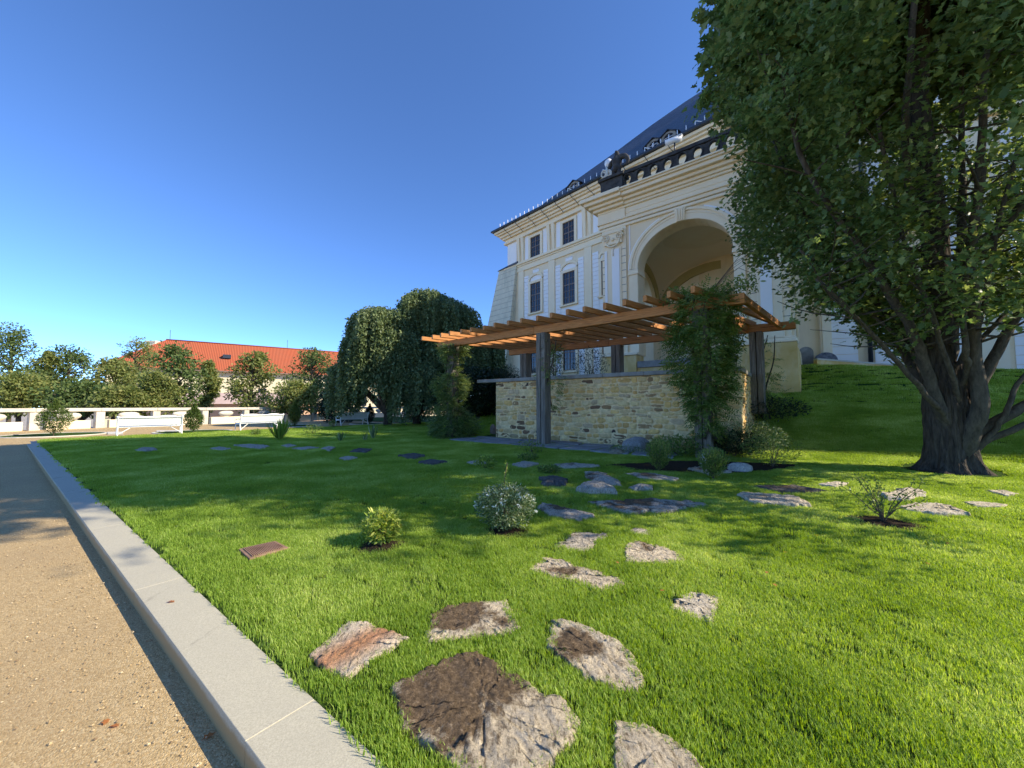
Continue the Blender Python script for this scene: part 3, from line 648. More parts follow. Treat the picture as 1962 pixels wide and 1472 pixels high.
# little iron stays under the eave
b=MB(F1); s=-29.4
while s<-11:
    b=MB(F1); b.tube([(s,E0-.1,19.9),(s+.15,E0+.1,19.5),(s+.35,E0+.45,19.2),(s+.6,E0+.55,18.75)],.025,5); b.build('iron_stay',M['metal'],pal); s+=1.75
def dormer(s,off):
    z=roofz(off); d=E0+off; 
    b=MB(F1); A=np.linspace(0,2*math.pi,25)
    fr_out=[(s+math.cos(a)*.58,z+.42+math.sin(a)*.42) for a in A]; fr_in=[(s+math.cos(a)*.38,z+.42+math.sin(a)*.25) for a in A]
    b.ring_xz(fr_out,fr_in,d-.12,d+.06); b.box(s-.62,s+.62,d-.05,d+.05,z-.1,z+.15); b.box(s-.5,s+.5,d+.06,d+1.0,z+.0,z+.78)
    o=b.build('dormer',M['capstone'],roof)
    # roof of dormer as part of same mesh colour is slate -> own sub mesh
    vs=[(s-.85,d-.25,z+.50),(s,d-.25,z+.98),(s+.85,d-.25,z+.50),(s-.85,d+1.6,z+.55),(s,d+1.8,z+1.03),(s+.85,d+1.6,z+.55)]
    vs+= [(a,bq,c-.07) for a,bq,c in vs]
    roofmesh('dormer_roof',F1,vs,[(0,1,4,3),(1,2,5,4),(6,9,10,7),(7,10,11,8),(0,6,7,1),(1,7,8,2),(0,3,9,6),(2,8,11,5)],M['slate'],parent=roof)
    b=MB(F1); A=np.linspace(0,2*math.pi,21)[:-1]; b.prism_xz([(s+math.cos(a)*.38,z+.42+math.sin(a)*.25) for a in A],d-.03,d+.02); b.build('dormer_glass',M['glass'],roof)
    b=MB(F1); b.box(s-.015,s+.015,d-.06,d-.035,z+.18,z+.66); b.box(s-.37,s+.37,d-.06,d-.035,z+.405,z+.435); b.build('dormer_bars',M['whitepaint'],roof)
dormer(-20.9,1.0); dormer(-12.6,1.9); dormer(-14.2,2.7)
# ---- right wing
b=MB(FR3); b.box(3.1,16,D3,D3+26,0,H3-.3); b.box(16.003,60,D3,D3+26,0,H4); b.build('wall',M['cream'],pal)  # second block, out of view, made taller to shade the slope
b=MB(FR3)
rust(b,4.76,5.8,2.3,14,D3,.42); rust(b,6.45,7.45,2.3,14,D3,.42); rust(b,8.9,9.6,2.3,14,D3,.42); rust(b,11.1,12.6,2.3,14,D3,.42); rust(b,14,15,2.3,14,D3,.42)
for s in (4.9,6.6,8.9,11.3,13.9): b=MB(FR3); b.box(s,s+.8,D3-.05,D3,16,20); b.build('white_band',M['white'],pal)
b=MB(FR3)
b.box(4.3,4.74,D3-.3,D3,2.5,14.6); b.box(4.36,4.68,D3-.36,D3-.3,3.9,14.2); b.box(4.2,4.84,D3-.42,D3,2.2,3.5)
b.box(9.7,10.9,D3-.12,D3,2.3,14.6); b.box(3.1,40,D3-.35,D3-.0,14.7,15.4); b.box(3.1,15.99,D3-.9,D3,H3-1.2,H3-.3); b.build('pilaster',M['trim'],pal)
b=MB(FR3); b.tube([(6.24,D3-.2,2.0),(6.24,D3-.2,H3-.5)],.1,10); b.build('downpipe',M['metal'],pal)
for s in (8.2,13.2,17.4):
    window(FR3,s-.55,s+.55,4.6,7.4,D3,2,5); window(FR3,s-.6,s+.6,10,13,D3,2,5); window(FR3,s-.6,s+.6,17,20,D3,2,4)
roofmesh('roof',FR3,[(2,D3-1,H3),(16,D3-1,H3),(16,D3+13,H3+12),(2,D3+13,H3+12),(16,D3+27,H3),(2,D3+27,H3)],[(0,1,2,3),(3,2,4,5),(0,3,5),(1,4,2),(0,5,4,1)],M['slate'])
# ---- loggia
SL,SRR=-10.1,-1.1; CX=-5.62; RI=2.36; RO=2.83; ZS=9.05; RISE=2.0; RISO=2.62; ZB0=3.4
def archwall(b,x0,x1,z0,z1,cx,r,zs,rise,y0,y1,n=24,zo=None):
    b.box(x0,cx-r,y0,y1,z0,z1); b.box(cx+r,x1,y0,y1,z0,z1)
    if zo is not None: b.box(cx-r,cx+r,y0,y1,z0,zo)
    A=np.linspace(0,math.pi,n+1); P=[(cx-math.cos(a)*r,zs+math.sin(a)*rise) for a in A]
    for p,q in zip(P[:-1],P[1:]):
        b.add([(p[0],y0,p[1]),(q[0],y0,q[1]),(q[0],y0,z1),(p[0],y0,z1),(p[0],y1,p[1]),(q[0],y1,q[1]),(q[0],y1,z1),(p[0],y1,z1)],
              [(0,1,2,3),(7,6,5,4),(1,0,4,5),(3,2,6,7)])
b=MB(FL_); archwall(b,SL,SRR,4.2,12.4,CX,RI,ZS,RISE,DL,DL+.95)
b.box(SRR-.95,SRR,DL+.95,DL+6.2,1.2,4.2)
b.build('loggia_wall',M['cream'],pal)
b=MB(FL_); b.box(SL,SRR,DL+7.2,DL+8,2,12.39); b.build('loggia_back_wall',M['vault'],pal)
class SideFr:
    def __init__(s,fr): s.fr=fr
    def __call__(s,p): return s.fr((p[1],p[0],p[2]))
b=MB(SideFr(FL_)); archwall(b,DL+.95,DL+7.2,2.5,12.4,DL+3.9,1.9,8.2,1.9,SL,SL+.9); b.f=[f[::-1] for f in b.f]; b.build('loggia_side_wall',M['cream'],pal)
b=MB(SideFr(FL_)); archwall(b,DL+.95,DL+7.2,4.2,12.4,DL+3.9,1.7,8.2,1.7,SRR-.95,SRR); b.f=[f[::-1] for f in b.f]; b.build('loggia_side_wall',M['cream'],pal)  # arched opening added on this side to let light into the vault
# vault
vs=[];fs=[]; n=20; x0,x1,y0,y1=SL+.9,SRR-.95,DL+.95,DL+7.2
for j in range(n+1):
    for i in range(n+1):
        u=-1+2*i/n; v=-1+2*j/n; vs.append((x0+(x1-x0)*i/n,y0+(y1-y0)*j/n,8.9+3.1*math.sqrt(max(0,1-.5*u*u-.5*v*v))))
for j in range(n):
    for i in range(n): a=j*(n+1)+i; fs.append((a,a+n+1,a+n+2,a+1))
b=MB(FL_); b.smooth=True; b.add(vs,fs); b.build('vault',M['vault'],pal)
b=MB(FL_); b.box(SL-.3,SRR+.3,DL+.1,DL+7.9,12.4,13.6); b.build('loggia_ceiling_mass',M['cream'],pal)
# wall arches inside
b=MB(FL_); A=np.linspace(0,math.pi,25); cx=(x0+x1)/2; rx=(x1-x0)/2-.05
b.ring_xz([(cx-math.cos(a)*rx,8.2+math.sin(a)*2.75) for a in A],[(cx-math.cos(a)*(rx-.55),8.2+math.sin(a)*2.2) for a in A],DL+7.0,DL+7.2); b.build('wall_arch',M['ochreband'],pal)
b=MB(SideFr(FL_)); cy=(y0+y1)/2; ry=(y1-y0)/2-.05
b.ring_xz([(cy-math.cos(a)*ry,8.2+math.sin(a)*2.75) for a in A],[(cy-math.cos(a)*(ry-.5),8.2+math.sin(a)*2.2) for a in A],x0,x0+.12); b.build('wall_arch',M['ochreband'],pal)
# archivolt, keystone, imposts
b=MB(FL_); P=lambda r,h:[(CX-math.cos(a)*r,ZS+math.sin(a)*h) for a in np.linspace(0,math.pi,33)]
b.ring_xz(P(RO,RISO),P(RI,RISE),DL-.10,DL); b.ring_xz(P(RO,RISO),P(RO-.14,RISO-.14),DL-.16,DL-.1); b.ring_xz(P(RO-.22,RISO-.24),P(RO-.27,RISO-.29),DL-.125,DL-.1)
for sgn in (-1,1):
    a,c=CX+sgn*RI,CX+sgn*(RO+.02); lo,hi=min(a,c),max(a,c)
    b.box(lo,hi,DL-.1,DL,4.3,ZS-.32); b.box(lo-.05,hi+.05,DL-.17,DL+.98,ZS-.32,ZS-.22); b.box(lo-.03,hi+.03,DL-.14,DL+.97,ZS-.22,ZS-.02)
b.build('archivolt',M['trim'],pal,bevel=.01)
b=MB(FL_); kz=ZS+RISE
b.hexa([(CX-.2,DL-.22,kz-.03),(CX+.2,DL-.22,kz-.03),(CX+.24,DL-.1,kz-.05),(CX-.24,DL-.1,kz-.05),(CX-.27,DL-.30,kz+.66),(CX+.27,DL-.30,kz+.66),(CX+.27,DL,kz+.66),(CX-.27,DL,kz+.66)])
for q in (-.15,0,.15): b.tube([(CX+q*.8,DL-.23,kz+.02),(CX+q*.8,DL-.28,kz+.35),(CX+q,DL-.31,kz+.6)],.04,6)
b.build('keystone',M['trim'],pal,bevel=.015)
# white spandrel outlines
b=MB(FL_)
O=P(RO+.02,RISO+.02); O2=P(RO+.12,RISO+.12)
b.ring_xz(O2[:13],O[:13],DL-.03,DL); b.build('spandrel_line',M['white'],pal); b=MB(FL_); b.ring_xz(O2[20:],O[20:],DL-.03,DL); b.build('spandrel_line',M['white'],pal); b=MB(FL_)
b.box(CX-RO-.0,CX-.5,DL-.03,DL,11.78,11.87); b.box(CX+.5,CX+RO,DL-.03,DL,11.78,11.87)
b.box(CX-RO-.02,CX-RO+.05,DL-.028,DL,ZS+.9,11.78); b.box(CX+RO-.05,CX+RO+.02,DL-.028,DL,ZS+.9,11.78)
b.build('spandrel_line',M['white'],pal)
for x0_,x1_ in ((-9.45,-9.0),(-9.9,-9.75)): b=MB(FL_); b.box(x0_,x1_,DL-.22,DL-.16,4.9,10.45); b.build('white_panel',M['white'],pal)
b=MB(FL_); b.box(-2.2,-1.75,DL-.22,DL-.16,4.9,10.45)
b.build('white_panel',M['white'],pal)
# pilasters
for a,c in ((-10.1,-8.62),(-2.62,-1.1)):
    b=MB(FL_); b.box(a,c,DL-.12,DL,4.3,11.7); b.box(a+.28,c-.28,DL-.18,DL-.12,4.7,10.6)
    b.box(a+.24,c-.24,DL-.24,DL-.12,4.35,4.9)
    o=b.build('pilaster',M['trim'],pal,bevel=.012)
    b=MB(FL_); m=(a+c)/2     # ionic capital: volutes and a swag
    b.box(a+.1,c-.1,DL-.34,DL-.12,11.38,11.55); b.box(a+.2,c-.2,DL-.28,DL-.12,10.75,11.38)
    for q in (-.42,.42):
        A=np.linspace(0,4.2*math.pi,40); b.tube([(m+q+math.cos(t)*(.24-.015*t)*(1 if q>0 else -1),DL-.32,11.12+math.sin(t)*(.24-.015*t)) for t in A],.035,5)
    b.tube([(m+.42*math.cos(t),DL-.3,10.95-.35*math.sin(t)) for t in np.linspace(0,math.pi,14)],.05,6)
    b.lathe((m,DL-.3,11.0),[(.02,-.1),(.13,0),(.02,.12)],8); b.tube([(m,DL-.26,10.6),(m,DL-.26,10.05)],.03,6)
    b.build('capital',M['trim'],o)
    b=MB(FL_)
    z=4.9
    while z<10.4: b.box(a+.02,a+.27,DL-.135,DL-.121,z,z+.03); b.box(c-.27,c-.02,DL-.135,DL-.121,z,z+.03); z+=.42
    b.build('joint',M['capstone'],o)
# right return: pilaster strips on the side wall
b=MB(SideFr(FL_)); 
for y_ in (DL+.02,DL+.75,DL+1.7): b.box(y_,y_+.42,SRR,SRR+.12,4.3,12)
for y_ in (DL+.5,DL+1.25): b.box(y_,y_+.18,SRR,SRR+.2,4.3,12)
b.f=[f[::-1] for f in b.f]; b.build('side_pilaster',M['trim'],pal)
def mouldL(steps,name,m,x0=SL,x1=SRR): return mould(FL_,x0,x1,DL,steps,DL+7,name,m)
mouldL([(11.7,11.86,.14),(11.9,12.1,.18),(12.1,12.2,.26)],'architrave',M['trim'])
mouldL([(12.2,12.42,.10),(12.42,12.75,.11),(12.75,12.88,.22),(12.88,13.05,.32),(13.05,13.22,.5),(13.22,13.42,.72),(13.42,13.52,.84),(13.52,13.62,.92)],'entablature',M['trim'])
for a,c in ((SL-.02,-8.62),(-2.62,SRR+.02)):
    b=MB(FL_)
    for z0,z1,p in ((12.2,12.75,.2),(12.88,13.05,.42),(13.05,13.22,.6),(13.22,13.42,.82),(13.42,13.64,1.0)): b.box(a-(p-.0 if a<-9 else 0)*1.,c+(p if c>-2 else 0),DL-p,DL+.2,z0+.003,z1+.003)
    b.build('entablature_break',M['trim'],pal,bevel=.02)
# dark stone roof balustrade of the loggia
bl=MB(FL_); BZ=13.65; yb=DL-.25
bl.box(-8.6,-2.5,yb-.02,yb+.26,BZ,BZ+.14); bl.box(-8.6,-2.5,yb-.06,yb+.3,BZ+1.02,BZ+1.2)
for k in range(8):
    cx=-8.42+.745*k
    if cx>-2.7: break
    A=np.linspace(0,2*math.pi,25)
    def hole(t):
        x=math.cos(t)*(.205+.05*math.sin(t)); z=math.sin(t)*.37; 
        if z<0: x*=1+.35*z/.37
        return (cx+x,BZ+.58+z)
    def outer(t):
        ca,sa=math.cos(t),math.sin(t); k_=1/max(abs(ca)/.372,abs(sa)/.44); return (cx+ca*k_,BZ+.58+sa*k_)
    def ringp(t): h=hole(t); return (cx+(h[0]-cx)*1.3,BZ+.58+(h[1]-BZ-.58)*1.13)
    bl.ring_xz([outer(t) for t in A],[hole(t) for t in A],yb+.03,yb+.2); bl.ring_xz([ringp(t) for t in A],[hole(t) for t in A],yb-.03,yb+.03)
    for sg in (-1,1): bl.tube([(cx+sg*(.30+.07*math.cos(t)*(1-t/8)),yb-.0,BZ+.30+.1*math.sin(t)*(1-t/8)+.5*(t>9)) for t in np.linspace(0,6,10)],.03,5)
bl.build('roof_balustrade',M['darkstone'],pal)
for a,c in ((-10.07,-8.6),(-2.5,-1.1)):
    b=MB(FL_); b.box(a,c,yb-.25,yb+.55,BZ,BZ+.12); b.box(a+.06,c-.06,yb-.18,yb+.5,BZ+.12,BZ+.95); b.box(a-.06,c+.06,yb-.3,yb+.6,BZ+.95,BZ+1.12); b.build('pedestal',M['darkstone'],pal,bevel=.015)
# base of loggia
b=MB(FL_); b.hexa([(SL-.25,DL-.7,.2),(SRR+.30,DL-.7,.2),(SRR+.30,DL+6,.2),(SL-.25,DL+6,.2),(SL-.1,DL-.16,4.2),(SRR+.08,DL-.16,4.2),(SRR+.08,DL+6,4.2),(SL-.1,DL+6,4.2)]) if False else None
b.hexa([(-3.25,DL-.55,.6),(SRR+.35,DL-.55,.6),(SRR+.35,DL+6,.6),(-3.25,DL+6,.6),(-3.2,DL-.18,4.15),(SRR+.12,DL-.18,4.15),(SRR+.12,DL+6,4.15),(-3.2,DL+6,4.15)])
b.hexa([(SL-.3,DL-.4,.6),(-8.1,DL-.4,.6),(-8.1,DL+.9,.6),(SL-.3,DL+.9,.6),(SL-.1,DL-.18,4.15),(-8.1,DL-.18,4.15),(-8.1,DL+.9,4.15),(SL-.1,DL+.9,4.15)])
b.box(-8.1,-3.25,DL-.1,DL+.5,1,3.42)
b.box(-2.35,SRR+.2,DL-.42,DL-.18,1,4.12)
base=b.build('base',M['ochre'],pal)
b=MB(FL_); b.box(-3.3,SRR+.2,DL-.3,DL+.97,4.16,4.32); b.box(-3.27,SRR+.14,DL-.24,DL+.96,4.32,4.42); b.box(SL-.18,-8.0,DL-.3,DL+.97,4.16,4.32); b.build('base_moulding',M['trim'],base,bevel=.02)
b=MB(FL_); b.box(-8.05,-3.3,DL-.2,DL+.6,3.43,3.78); b.build('parapet_cap',M['capstone'],pal,bevel=.01)
b=MB(FL_); b.box(SL,SRR,DL+.5,DL+7.2,2.8,3.2); b.build('loggia_floor',M['palestone'],pal)
window(FL_,-6.95,-6.35,3.75,5.2,DL+6.9,2,2,surround=False)
# niche, shade of its opening put in as a dark panel, + low wall at the top of the slope
b=MB(FR3); A=np.linspace(0,math.pi,9)
b.prism_xz([(3.35,2.3),(4.0,2.3),(4.0,4.2)]+[(3.675+math.cos(a)*.325,4.2+math.sin(a)*.3) for a in A[1:-1]]+[(3.35,4.2)],D3-.02,D3+.02); b.build('niche',M['capstone'],pal)
def line_wall(pts,name,m,w,lab,cat,drop=.6):
    e=empty(name,(*pts[0][:2],pts[0][2]-drop),lab,cat)
    for i,(a,c) in enumerate(zip(pts[:-1],pts[1:])):
        A_,B_=Vector(a),Vector(c); d=(B_-A_).xy.normalized(); n_=Vector((-d.y,d.x))*w/2
        b=MB(); b.hexa([(A_.x-n_.x,A_.y-n_.y,A_.z-drop),(B_.x-n_.x,B_.y-n_.y,B_.z-drop),(B_.x+n_.x,B_.y+n_.y,B_.z-drop),(A_.x+n_.x,A_.y+n_.y,A_.z-drop),
            (A_.x-n_.x,A_.y-n_.y,A_.z),(B_.x-n_.x,B_.y-n_.y,B_.z),(B_.x+n_.x,B_.y+n_.y,B_.z),(A_.x+n_.x,A_.y+n_.y,A_.z)]); b.build('wall_segment',m,e)
        n2=n_*1.2; b=MB(); b.hexa([(A_.x-n2.x,A_.y-n2.y,A_.z),(B_.x-n2.x,B_.y-n2.y,B_.z),(B_.x+n2.x,B_.y+n2.y,B_.z),(A_.x+n2.x,A_.y+n2.y,A_.z),
            (A_.x-n2.x,A_.y-n2.y,A_.z+.07),(B_.x-n2.x,B_.y-n2.y,B_.z+.07),(B_.x+n2.x,B_.y+n2.y,B_.z+.07),(A_.x+n2.x,A_.y+n2.y,A_.z+.07)]); b.build('coping',M['balustone'],e)
line_wall([atd(1562,690,19.0),atd(1768,706,18.2),atd(1962,716,17.2),atd(2200,724,16)],'low_wall',M['ochre'],.3,'low rendered wall along the top of the grass slope below the palace','low wall',.35)
q=atd(1582,697,19.6); b=MB(Fr((.871,-.491),None,(q[0],q[1],0)))
A=np.linspace(0,math.pi,13); b.prism_xz([(-.48,q[2]-.6),(.48,q[2]-.6)]+[(math.cos(a)*.48,q[2]+.15+math.sin(a)*.42) for a in A],-.12,.12); b.build('stone_hatch',mat('speckled_grey_stone',mottled((.06,.07,.09),(.24,.25,.28),7,30,.4,.01)),None,bevel=.02); tag(bpy.data.objects['stone_hatch'],'round topped speckled grey stone slab standing at the top of the slope','stone slab')
# security camera
cb=MB(FL_); cxs,cy_,cz=-5.95,DL-.05,15.55
CAMO=empty('security_camera',FL_((cxs,cy_,14.86)),'white bullet security camera above the loggia balustrade','camera')
b=MB(FL_); b.tube([(cxs-.35,cy_-.15,cz-.02),(cxs+.45,cy_+.1,cz+.06)],.15,14); b.box(cxs-.3,cxs+.5,cy_-.1,cy_+.14,cz+.14,cz+.18); b.build('housing',M['whitepaint'],CAMO)
b=MB(FL_); b.tube([(cxs-.37,cy_-.158,cz-.022),(cxs-.352,cy_-.15,cz-.02)],.11,14); b.build('lens',M['glass'],CAMO)
b=MB(FL_); b.tube([(cxs+.1,cy_,cz-.1),(cxs+.1,cy_+.05,14.84)],.04,8); b.build('bracket',M['metal'],CAMO)
# statue: a dark eagle-like figure among pale scrolls, with a globe lantern beside it
def skin(name,V,E_,Rr,m,parent,sub=1,fr=WLD):
    me=bpy.data.meshes.new(name); L=parent_loc(parent); me.from_pydata([Vector(fr(v))-L for v in V],E_,[]); o=bpy.data.objects.new(name,me); COL.objects.link(o); o.parent=parent
    md=o.modifiers.new('skin','SKIN'); me.skin_vertices[0].data[0].use_root=True
    for i,r in enumerate(Rr): me.skin_vertices[0].data[i].radius=(r,r) if not hasattr(r,'__len__') else r
    o.modifiers.new('sub','SUBSURF').levels=sub; o.modifiers['sub'].render_levels=sub; me.materials.append(m); return o
sx,sy,sz=-9.35,DL-.1,14.77
stt=empty('statue',FL_((sx,sy,sz)),'blackened stone eagle statue with raised wing on the loggia corner pedestal','statue')
V=[(0,0,.55),(0,0,.9),(.03,-.04,1.2),(.05,-.08,1.42),(.0,-.16,1.52),(.12,0,1.15),(.42,.0,1.1),(.55,.02,.85),(.48,.03,.55),(-.12,0,1.15),(-.34,.05,1.0),(-.4,.08,.7),(.12,-.05,.35),(.16,-.1,.02),(-.12,-.05,.35),(-.18,-.1,.02),(-.02,.15,.2),(-.05,.2,-.02)]
E_=[(0,1),(1,2),(2,3),(3,4),(1,5),(5,6),(6,7),(7,8),(1,9),(9,10),(10,11),(0,12),(12,13),(0,14),(14,15),(0,16),(16,17)]
skin('figure',[(sx+.25+v[0]*1.25,sy+v[1]*1.25,sz+v[2]) for v in V],E_,[.25,.28,.19,.14,.05,.2,.15,.13,.06,.2,.16,.08,.13,.1,.13,.1,.14,.08],M['darkstone'],stt,2,FL_)
b=MB(FL_)
for (ox,hh,sc) in ((-.48,.35,1),(-.18,.3,.8),(.55,.2,.6)):
    b.tube([(sx+ox+math.cos(t)*.2*sc*(1-t/14),sy-.22,sz+hh+math.sin(t)*.26*sc*(1-t/14)) for t in np.linspace(-1.2,8,26)],[.05*sc]*26,6) if ox<.5 else None
b.tube([(sx-.5,sy-.15,sz),(sx-.25,sy-.2,sz+.35),(sx-.35,sy-.15,sz+.8)],[.12,.09,.05],7)
b.build('scrollwork',M['palestone'],stt)
ln=empty('globe_lantern',FL_((sx-.42,sy+.35,sz)),'clear glass globe lantern on a dark stand behind the statue','lantern')
b=MB(FL_); b.tube([(sx-.42,sy+.35,sz),(sx-.42,sy+.35,sz+.95)],.05,8); b.lathe((sx-.42,sy+.35,sz+.9),[(.05,0),(.14,.06),(.12,.12)],12); b.build('stand',M['darkstone'],ln)
b=MB(FL_); b.lathe((sx-.42,sy+.35,sz+1.0),[(.1,0),(.2,.1),(.26,.25),(.24,.4),(.13,.52),(.03,.58)],16); b.build('globe',M['lamp'],ln)
# ================================================================ TERRACE BALUSTRADE
P0=Vector((-26.2,21.2)); PD=Vector((.37,.93)).normalized()
def online(px):
    r=(px-981)/737; s=(r*P0.y-P0.x)/(PD.x-r*PD.y); return s
posts=[online(p) for p in (68,193,300,393,472,542,603,657,705,747)]
sp=(posts[5]-posts[0])/5; posts=[posts[0]-2*sp,posts[0]-sp]+posts+[posts[-1]+sp,posts[-1]+2*sp]
BF=Fr((PD.x,PD.y),None,(P0.x,P0.y,0))
ba=empty('terrace_balustrade',(P0.x,P0.y,0),'pale stone balustrade with square posts and long rail at the far edge of the terrace','balustrade')
for i,s in enumerate(posts):
    b=MB(BF); b.box(s-.2,s+.2,-.16,.16,-.15,.99); b.build('post',M['balustone'],ba,bevel=.01)
    if i+1<len(posts):
        e=posts[i+1]; b=MB(BF); b.box(s+.004,e-.004,-.22,.22,.99,1.19); b.build('rail',M['balustone'],ba,bevel=.015)
        b=MB(BF); b.box(s+.42,e-.42,-.14,.14,-.15,.46); b.build('low_panel',M['trim'],ba,bevel=.01)
NAMES=['first','second','third','fourth','fifth','sixth','seventh','eighth','ninth','tenth','eleventh']
k=0
proto=None
for i in range(1,len(posts)-3):
    s=(posts[i]+posts[i+1])/2; p=BF((s,-.0,0))
    lab=f'pale oval stone bowl on the low terrace panel, {NAMES[k]} bowl from the left'; k+=1
    if proto is None:
        proto=empty('stone_bowl',(p[0],p[1],.46),lab,'bowl','oval stone bowls along the balustrade'); proto.rotation_euler.z=math.atan2(PD.y,PD.x)
        b=MB(); b.lathe((0,0,0),[(.12,0),(.2,.02),(.35,.08),(.5,.2),(.54,.3),(.46,.40),(.30,.46),(.02,.47)],24,1,.55); me_o=b.build('basin',M['palestone']); me_o.parent=proto; me_o.location=(0,0,0)
        b=MB(); b.lathe((0,0,0),[(.2,0),(.2,.03),(.12,.05)],16,1,.7); f_=b.build('foot',M['palestone']); f_.parent=proto; f_.location=(0,0,-.0)
    else:
        c=proto.copy(); COL.objects.link(c); c.location=(p[0],p[1],.46); c['label']=lab
        for ch in proto.children:
            d=ch.copy(); COL.objects.link(d); d.parent=c
# ================================================================ BENCHES
def bench():
    t=empty('park_bench',(0,0,0),'x','bench','white park benches facing the balustrade')
    def ps(b,name,m=M['whitepaint'],bev=0):
        o=b.build(name,m,None,bev); L=o.location.copy(); o.parent=t; return o
    Lh=1.08
    b=MB(); 
    for z,y in ((.47,.02),(.585,-.015),(.70,-.045)): b.hexa([(-Lh,y,z),(Lh,y,z),(Lh,y+.03,z),(-Lh,y+.03,z),(-Lh,y-.03,z+.11),(Lh,y-.03,z+.11),(Lh,y,z+.11),(-Lh,y,z+.11)])
    b.box(-Lh-.03,Lh+.03,-.125,-.05,.82,.88)
    for sx in (-.55,.55):
        A=np.linspace(0,math.pi,9); b.prism_xz([(sx+math.cos(a)*.3,.88+math.sin(a)*.045) for a in A],-.11,-.07)
    ps(b,'backrest',bev=.006)
    b=MB()
    for k in range(5): b.box(-Lh,Lh,.06+k*.095,.06+k*.095+.08,.405+.004*k,.435+.004*k)
    ps(b,'seat',bev=.006)
    for sx in (-1,1):
        x=sx*(Lh-.02); b=MB()
        b.tube([(x,-.12,.86),(x,-.08,.78),(x,.0,.5),(x,.03,.40),(x,-.02,.2),(x,-.08,0)],[.035,.03,.03,.032,.03,.04],8)
        b.tube([(x,.03,.4),(x,.3,.39),(x,.5,.41)],.025,8)
        b.tube([(x,.46,.41),(x,.5,.2),(x,.55,0)],[.028,.026,.036],8)
        b.tube([(x,-.03,.62),(x,.15,.66),(x,.4,.64),(x,.53,.60),(x,.55,.53),(x,.49,.50),(x,.48,.42)],.022,8)
        b.lathe((x,-.12,.84),[(.02,-.02),(.05,.02),(.03,.07)],10)
        ps(b,'side_frame')
        b=MB(); b.tube([(x,-.05,.1),(x-sx*.42,.12,.40)],.018,6); ps(b,'brace')
    return t
bp=bench(); pos=[((227,838),(345,833),'nearest white park bench with its long slatted back to the lawn'),((456,827.5),(543,823),'middle white park bench, between two round conifers'),((649,817),(707,814),'farthest white park bench, standing in the palace shade')]
for i,(l,r,lab) in enumerate(pos):
    a=Vector(G(*l,-.02)); c=Vector(G(*r,-.02)); mid=(a+c)/2; d=(c-a)
    if i==0: o=bp
    else:
        o=bp.copy(); COL.objects.link(o)
        for ch in bp.children:
            e=ch.copy(); COL.objects.link(e); e.parent=o
    o.location=(mid.x,mid.y,gz(mid.x,mid.y)); o.rotation_euler.z=math.atan2(d.y,d.x); o['label']=lab
# round turf patches with pale edging on the terrace, slabs
for (px,py,r_,lab) in ((105,833,1.6,'left'),(372,827,1.5,''),(566,816,1.4,''),(706,812,1.2,'')):
    x,y=G(px,py); z=gz(x,y); b=MB(); A=np.linspace(0,2*math.pi,29)[:-1]; b.prism_xy([(x+math.cos(a)*r_,y+math.sin(a)*r_) for a in A],z-.03,z+.02); o=b.build('turf_circle',M['turf']); o['kind']='structure'
    b=MB(); 
    for a0_,a1_ in zip(A,list(A[1:])+[A[0]+2*math.pi]):
        q=[(x+math.cos(t)*rr,y+math.sin(t)*rr) for t,rr in ((a0_,r_),(a1_,r_),(a1_,r_+.12),(a0_,r_+.12))]; b.prism_xy(q[::-1],z-.03,z+.035)
    o=b.build('stone_ring_edging',M['palestone']); o['kind']='structure'
for i,(x0,x1,y0,y1) in enumerate(((206,236,829,833),(420,452,829,831.5),(300,345,826,828))):
    pts=[G(x0,y1,-.02),G(x1,y1-.4,-.02),G(x1,y0,-.02),G(x0,y0+.4,-.02)]; b=MB(); b.prism_xy(pts,-.05,.03); o=b.build('paving_strip',M['palestone']); o['kind']='structure'
# ================================================================ DRAIN COVER, MULCH RINGS
c_=[Vector(G(*p,.01)) for p in ((457,1057),(478,1076),(553,1054),(528,1041))]
dr=empty('drain_cover',((c_[0]+c_[2])/2).to_3d(),'rusty rectangular cast iron drain cover set in the lawn','drain cover')
cen=(c_[0]+c_[2])/2
def shr(k): return [tuple(cen+(p-cen)*k) for p in c_]
b=MB(); b.prism_xy(shr(1.0),-.05,.034); b.build('frame',M['rust'],dr,bevel=.003)
b=MB(); 
for i in range(18):
    t0,t1=i/18+.008,(i+1)/18-.016; q=[Vector(p) for p in shr(.84)]; a_=q[0].lerp(q[3],t0); b_=q[0].lerp(q[3],t1); c2=q[1].lerp(q[2],t1); d2=q[1].lerp(q[2],t0); b.prism_xy([tuple(a_),tuple(d2),tuple(c2),tuple(b_)],.0345,.042)
b.build('grating',M['rust'],dr); POLYS.append(np.array([tuple(p) for p in c_]))
def mulch(px,py,r,cl=1.):
    x,y=G(px,py); A=np.linspace(0,2*math.pi,25)[:-1]; P_=[(x+math.cos(a)*r*.8*(1+.1*math.sin(3*a+px)),y+math.sin(a)*r*.8*(1+.1*math.cos(2*a))) for a in A]
    b=MB(); z=terr(x,y); vs=[(x,y,z+.035)]+[(p[0],p[1],z+.012) for p in P_]; b.smooth=True; b.add(vs,[(0,i+1,(i+1)%24+1) for i in range(24)]); o=b.build('mulch_ring',M['soil']); o['kind']='structure'; POLYS.append(np.array([x,y])+(np.array(P_)-np.array([x,y]))*.85); return x,y
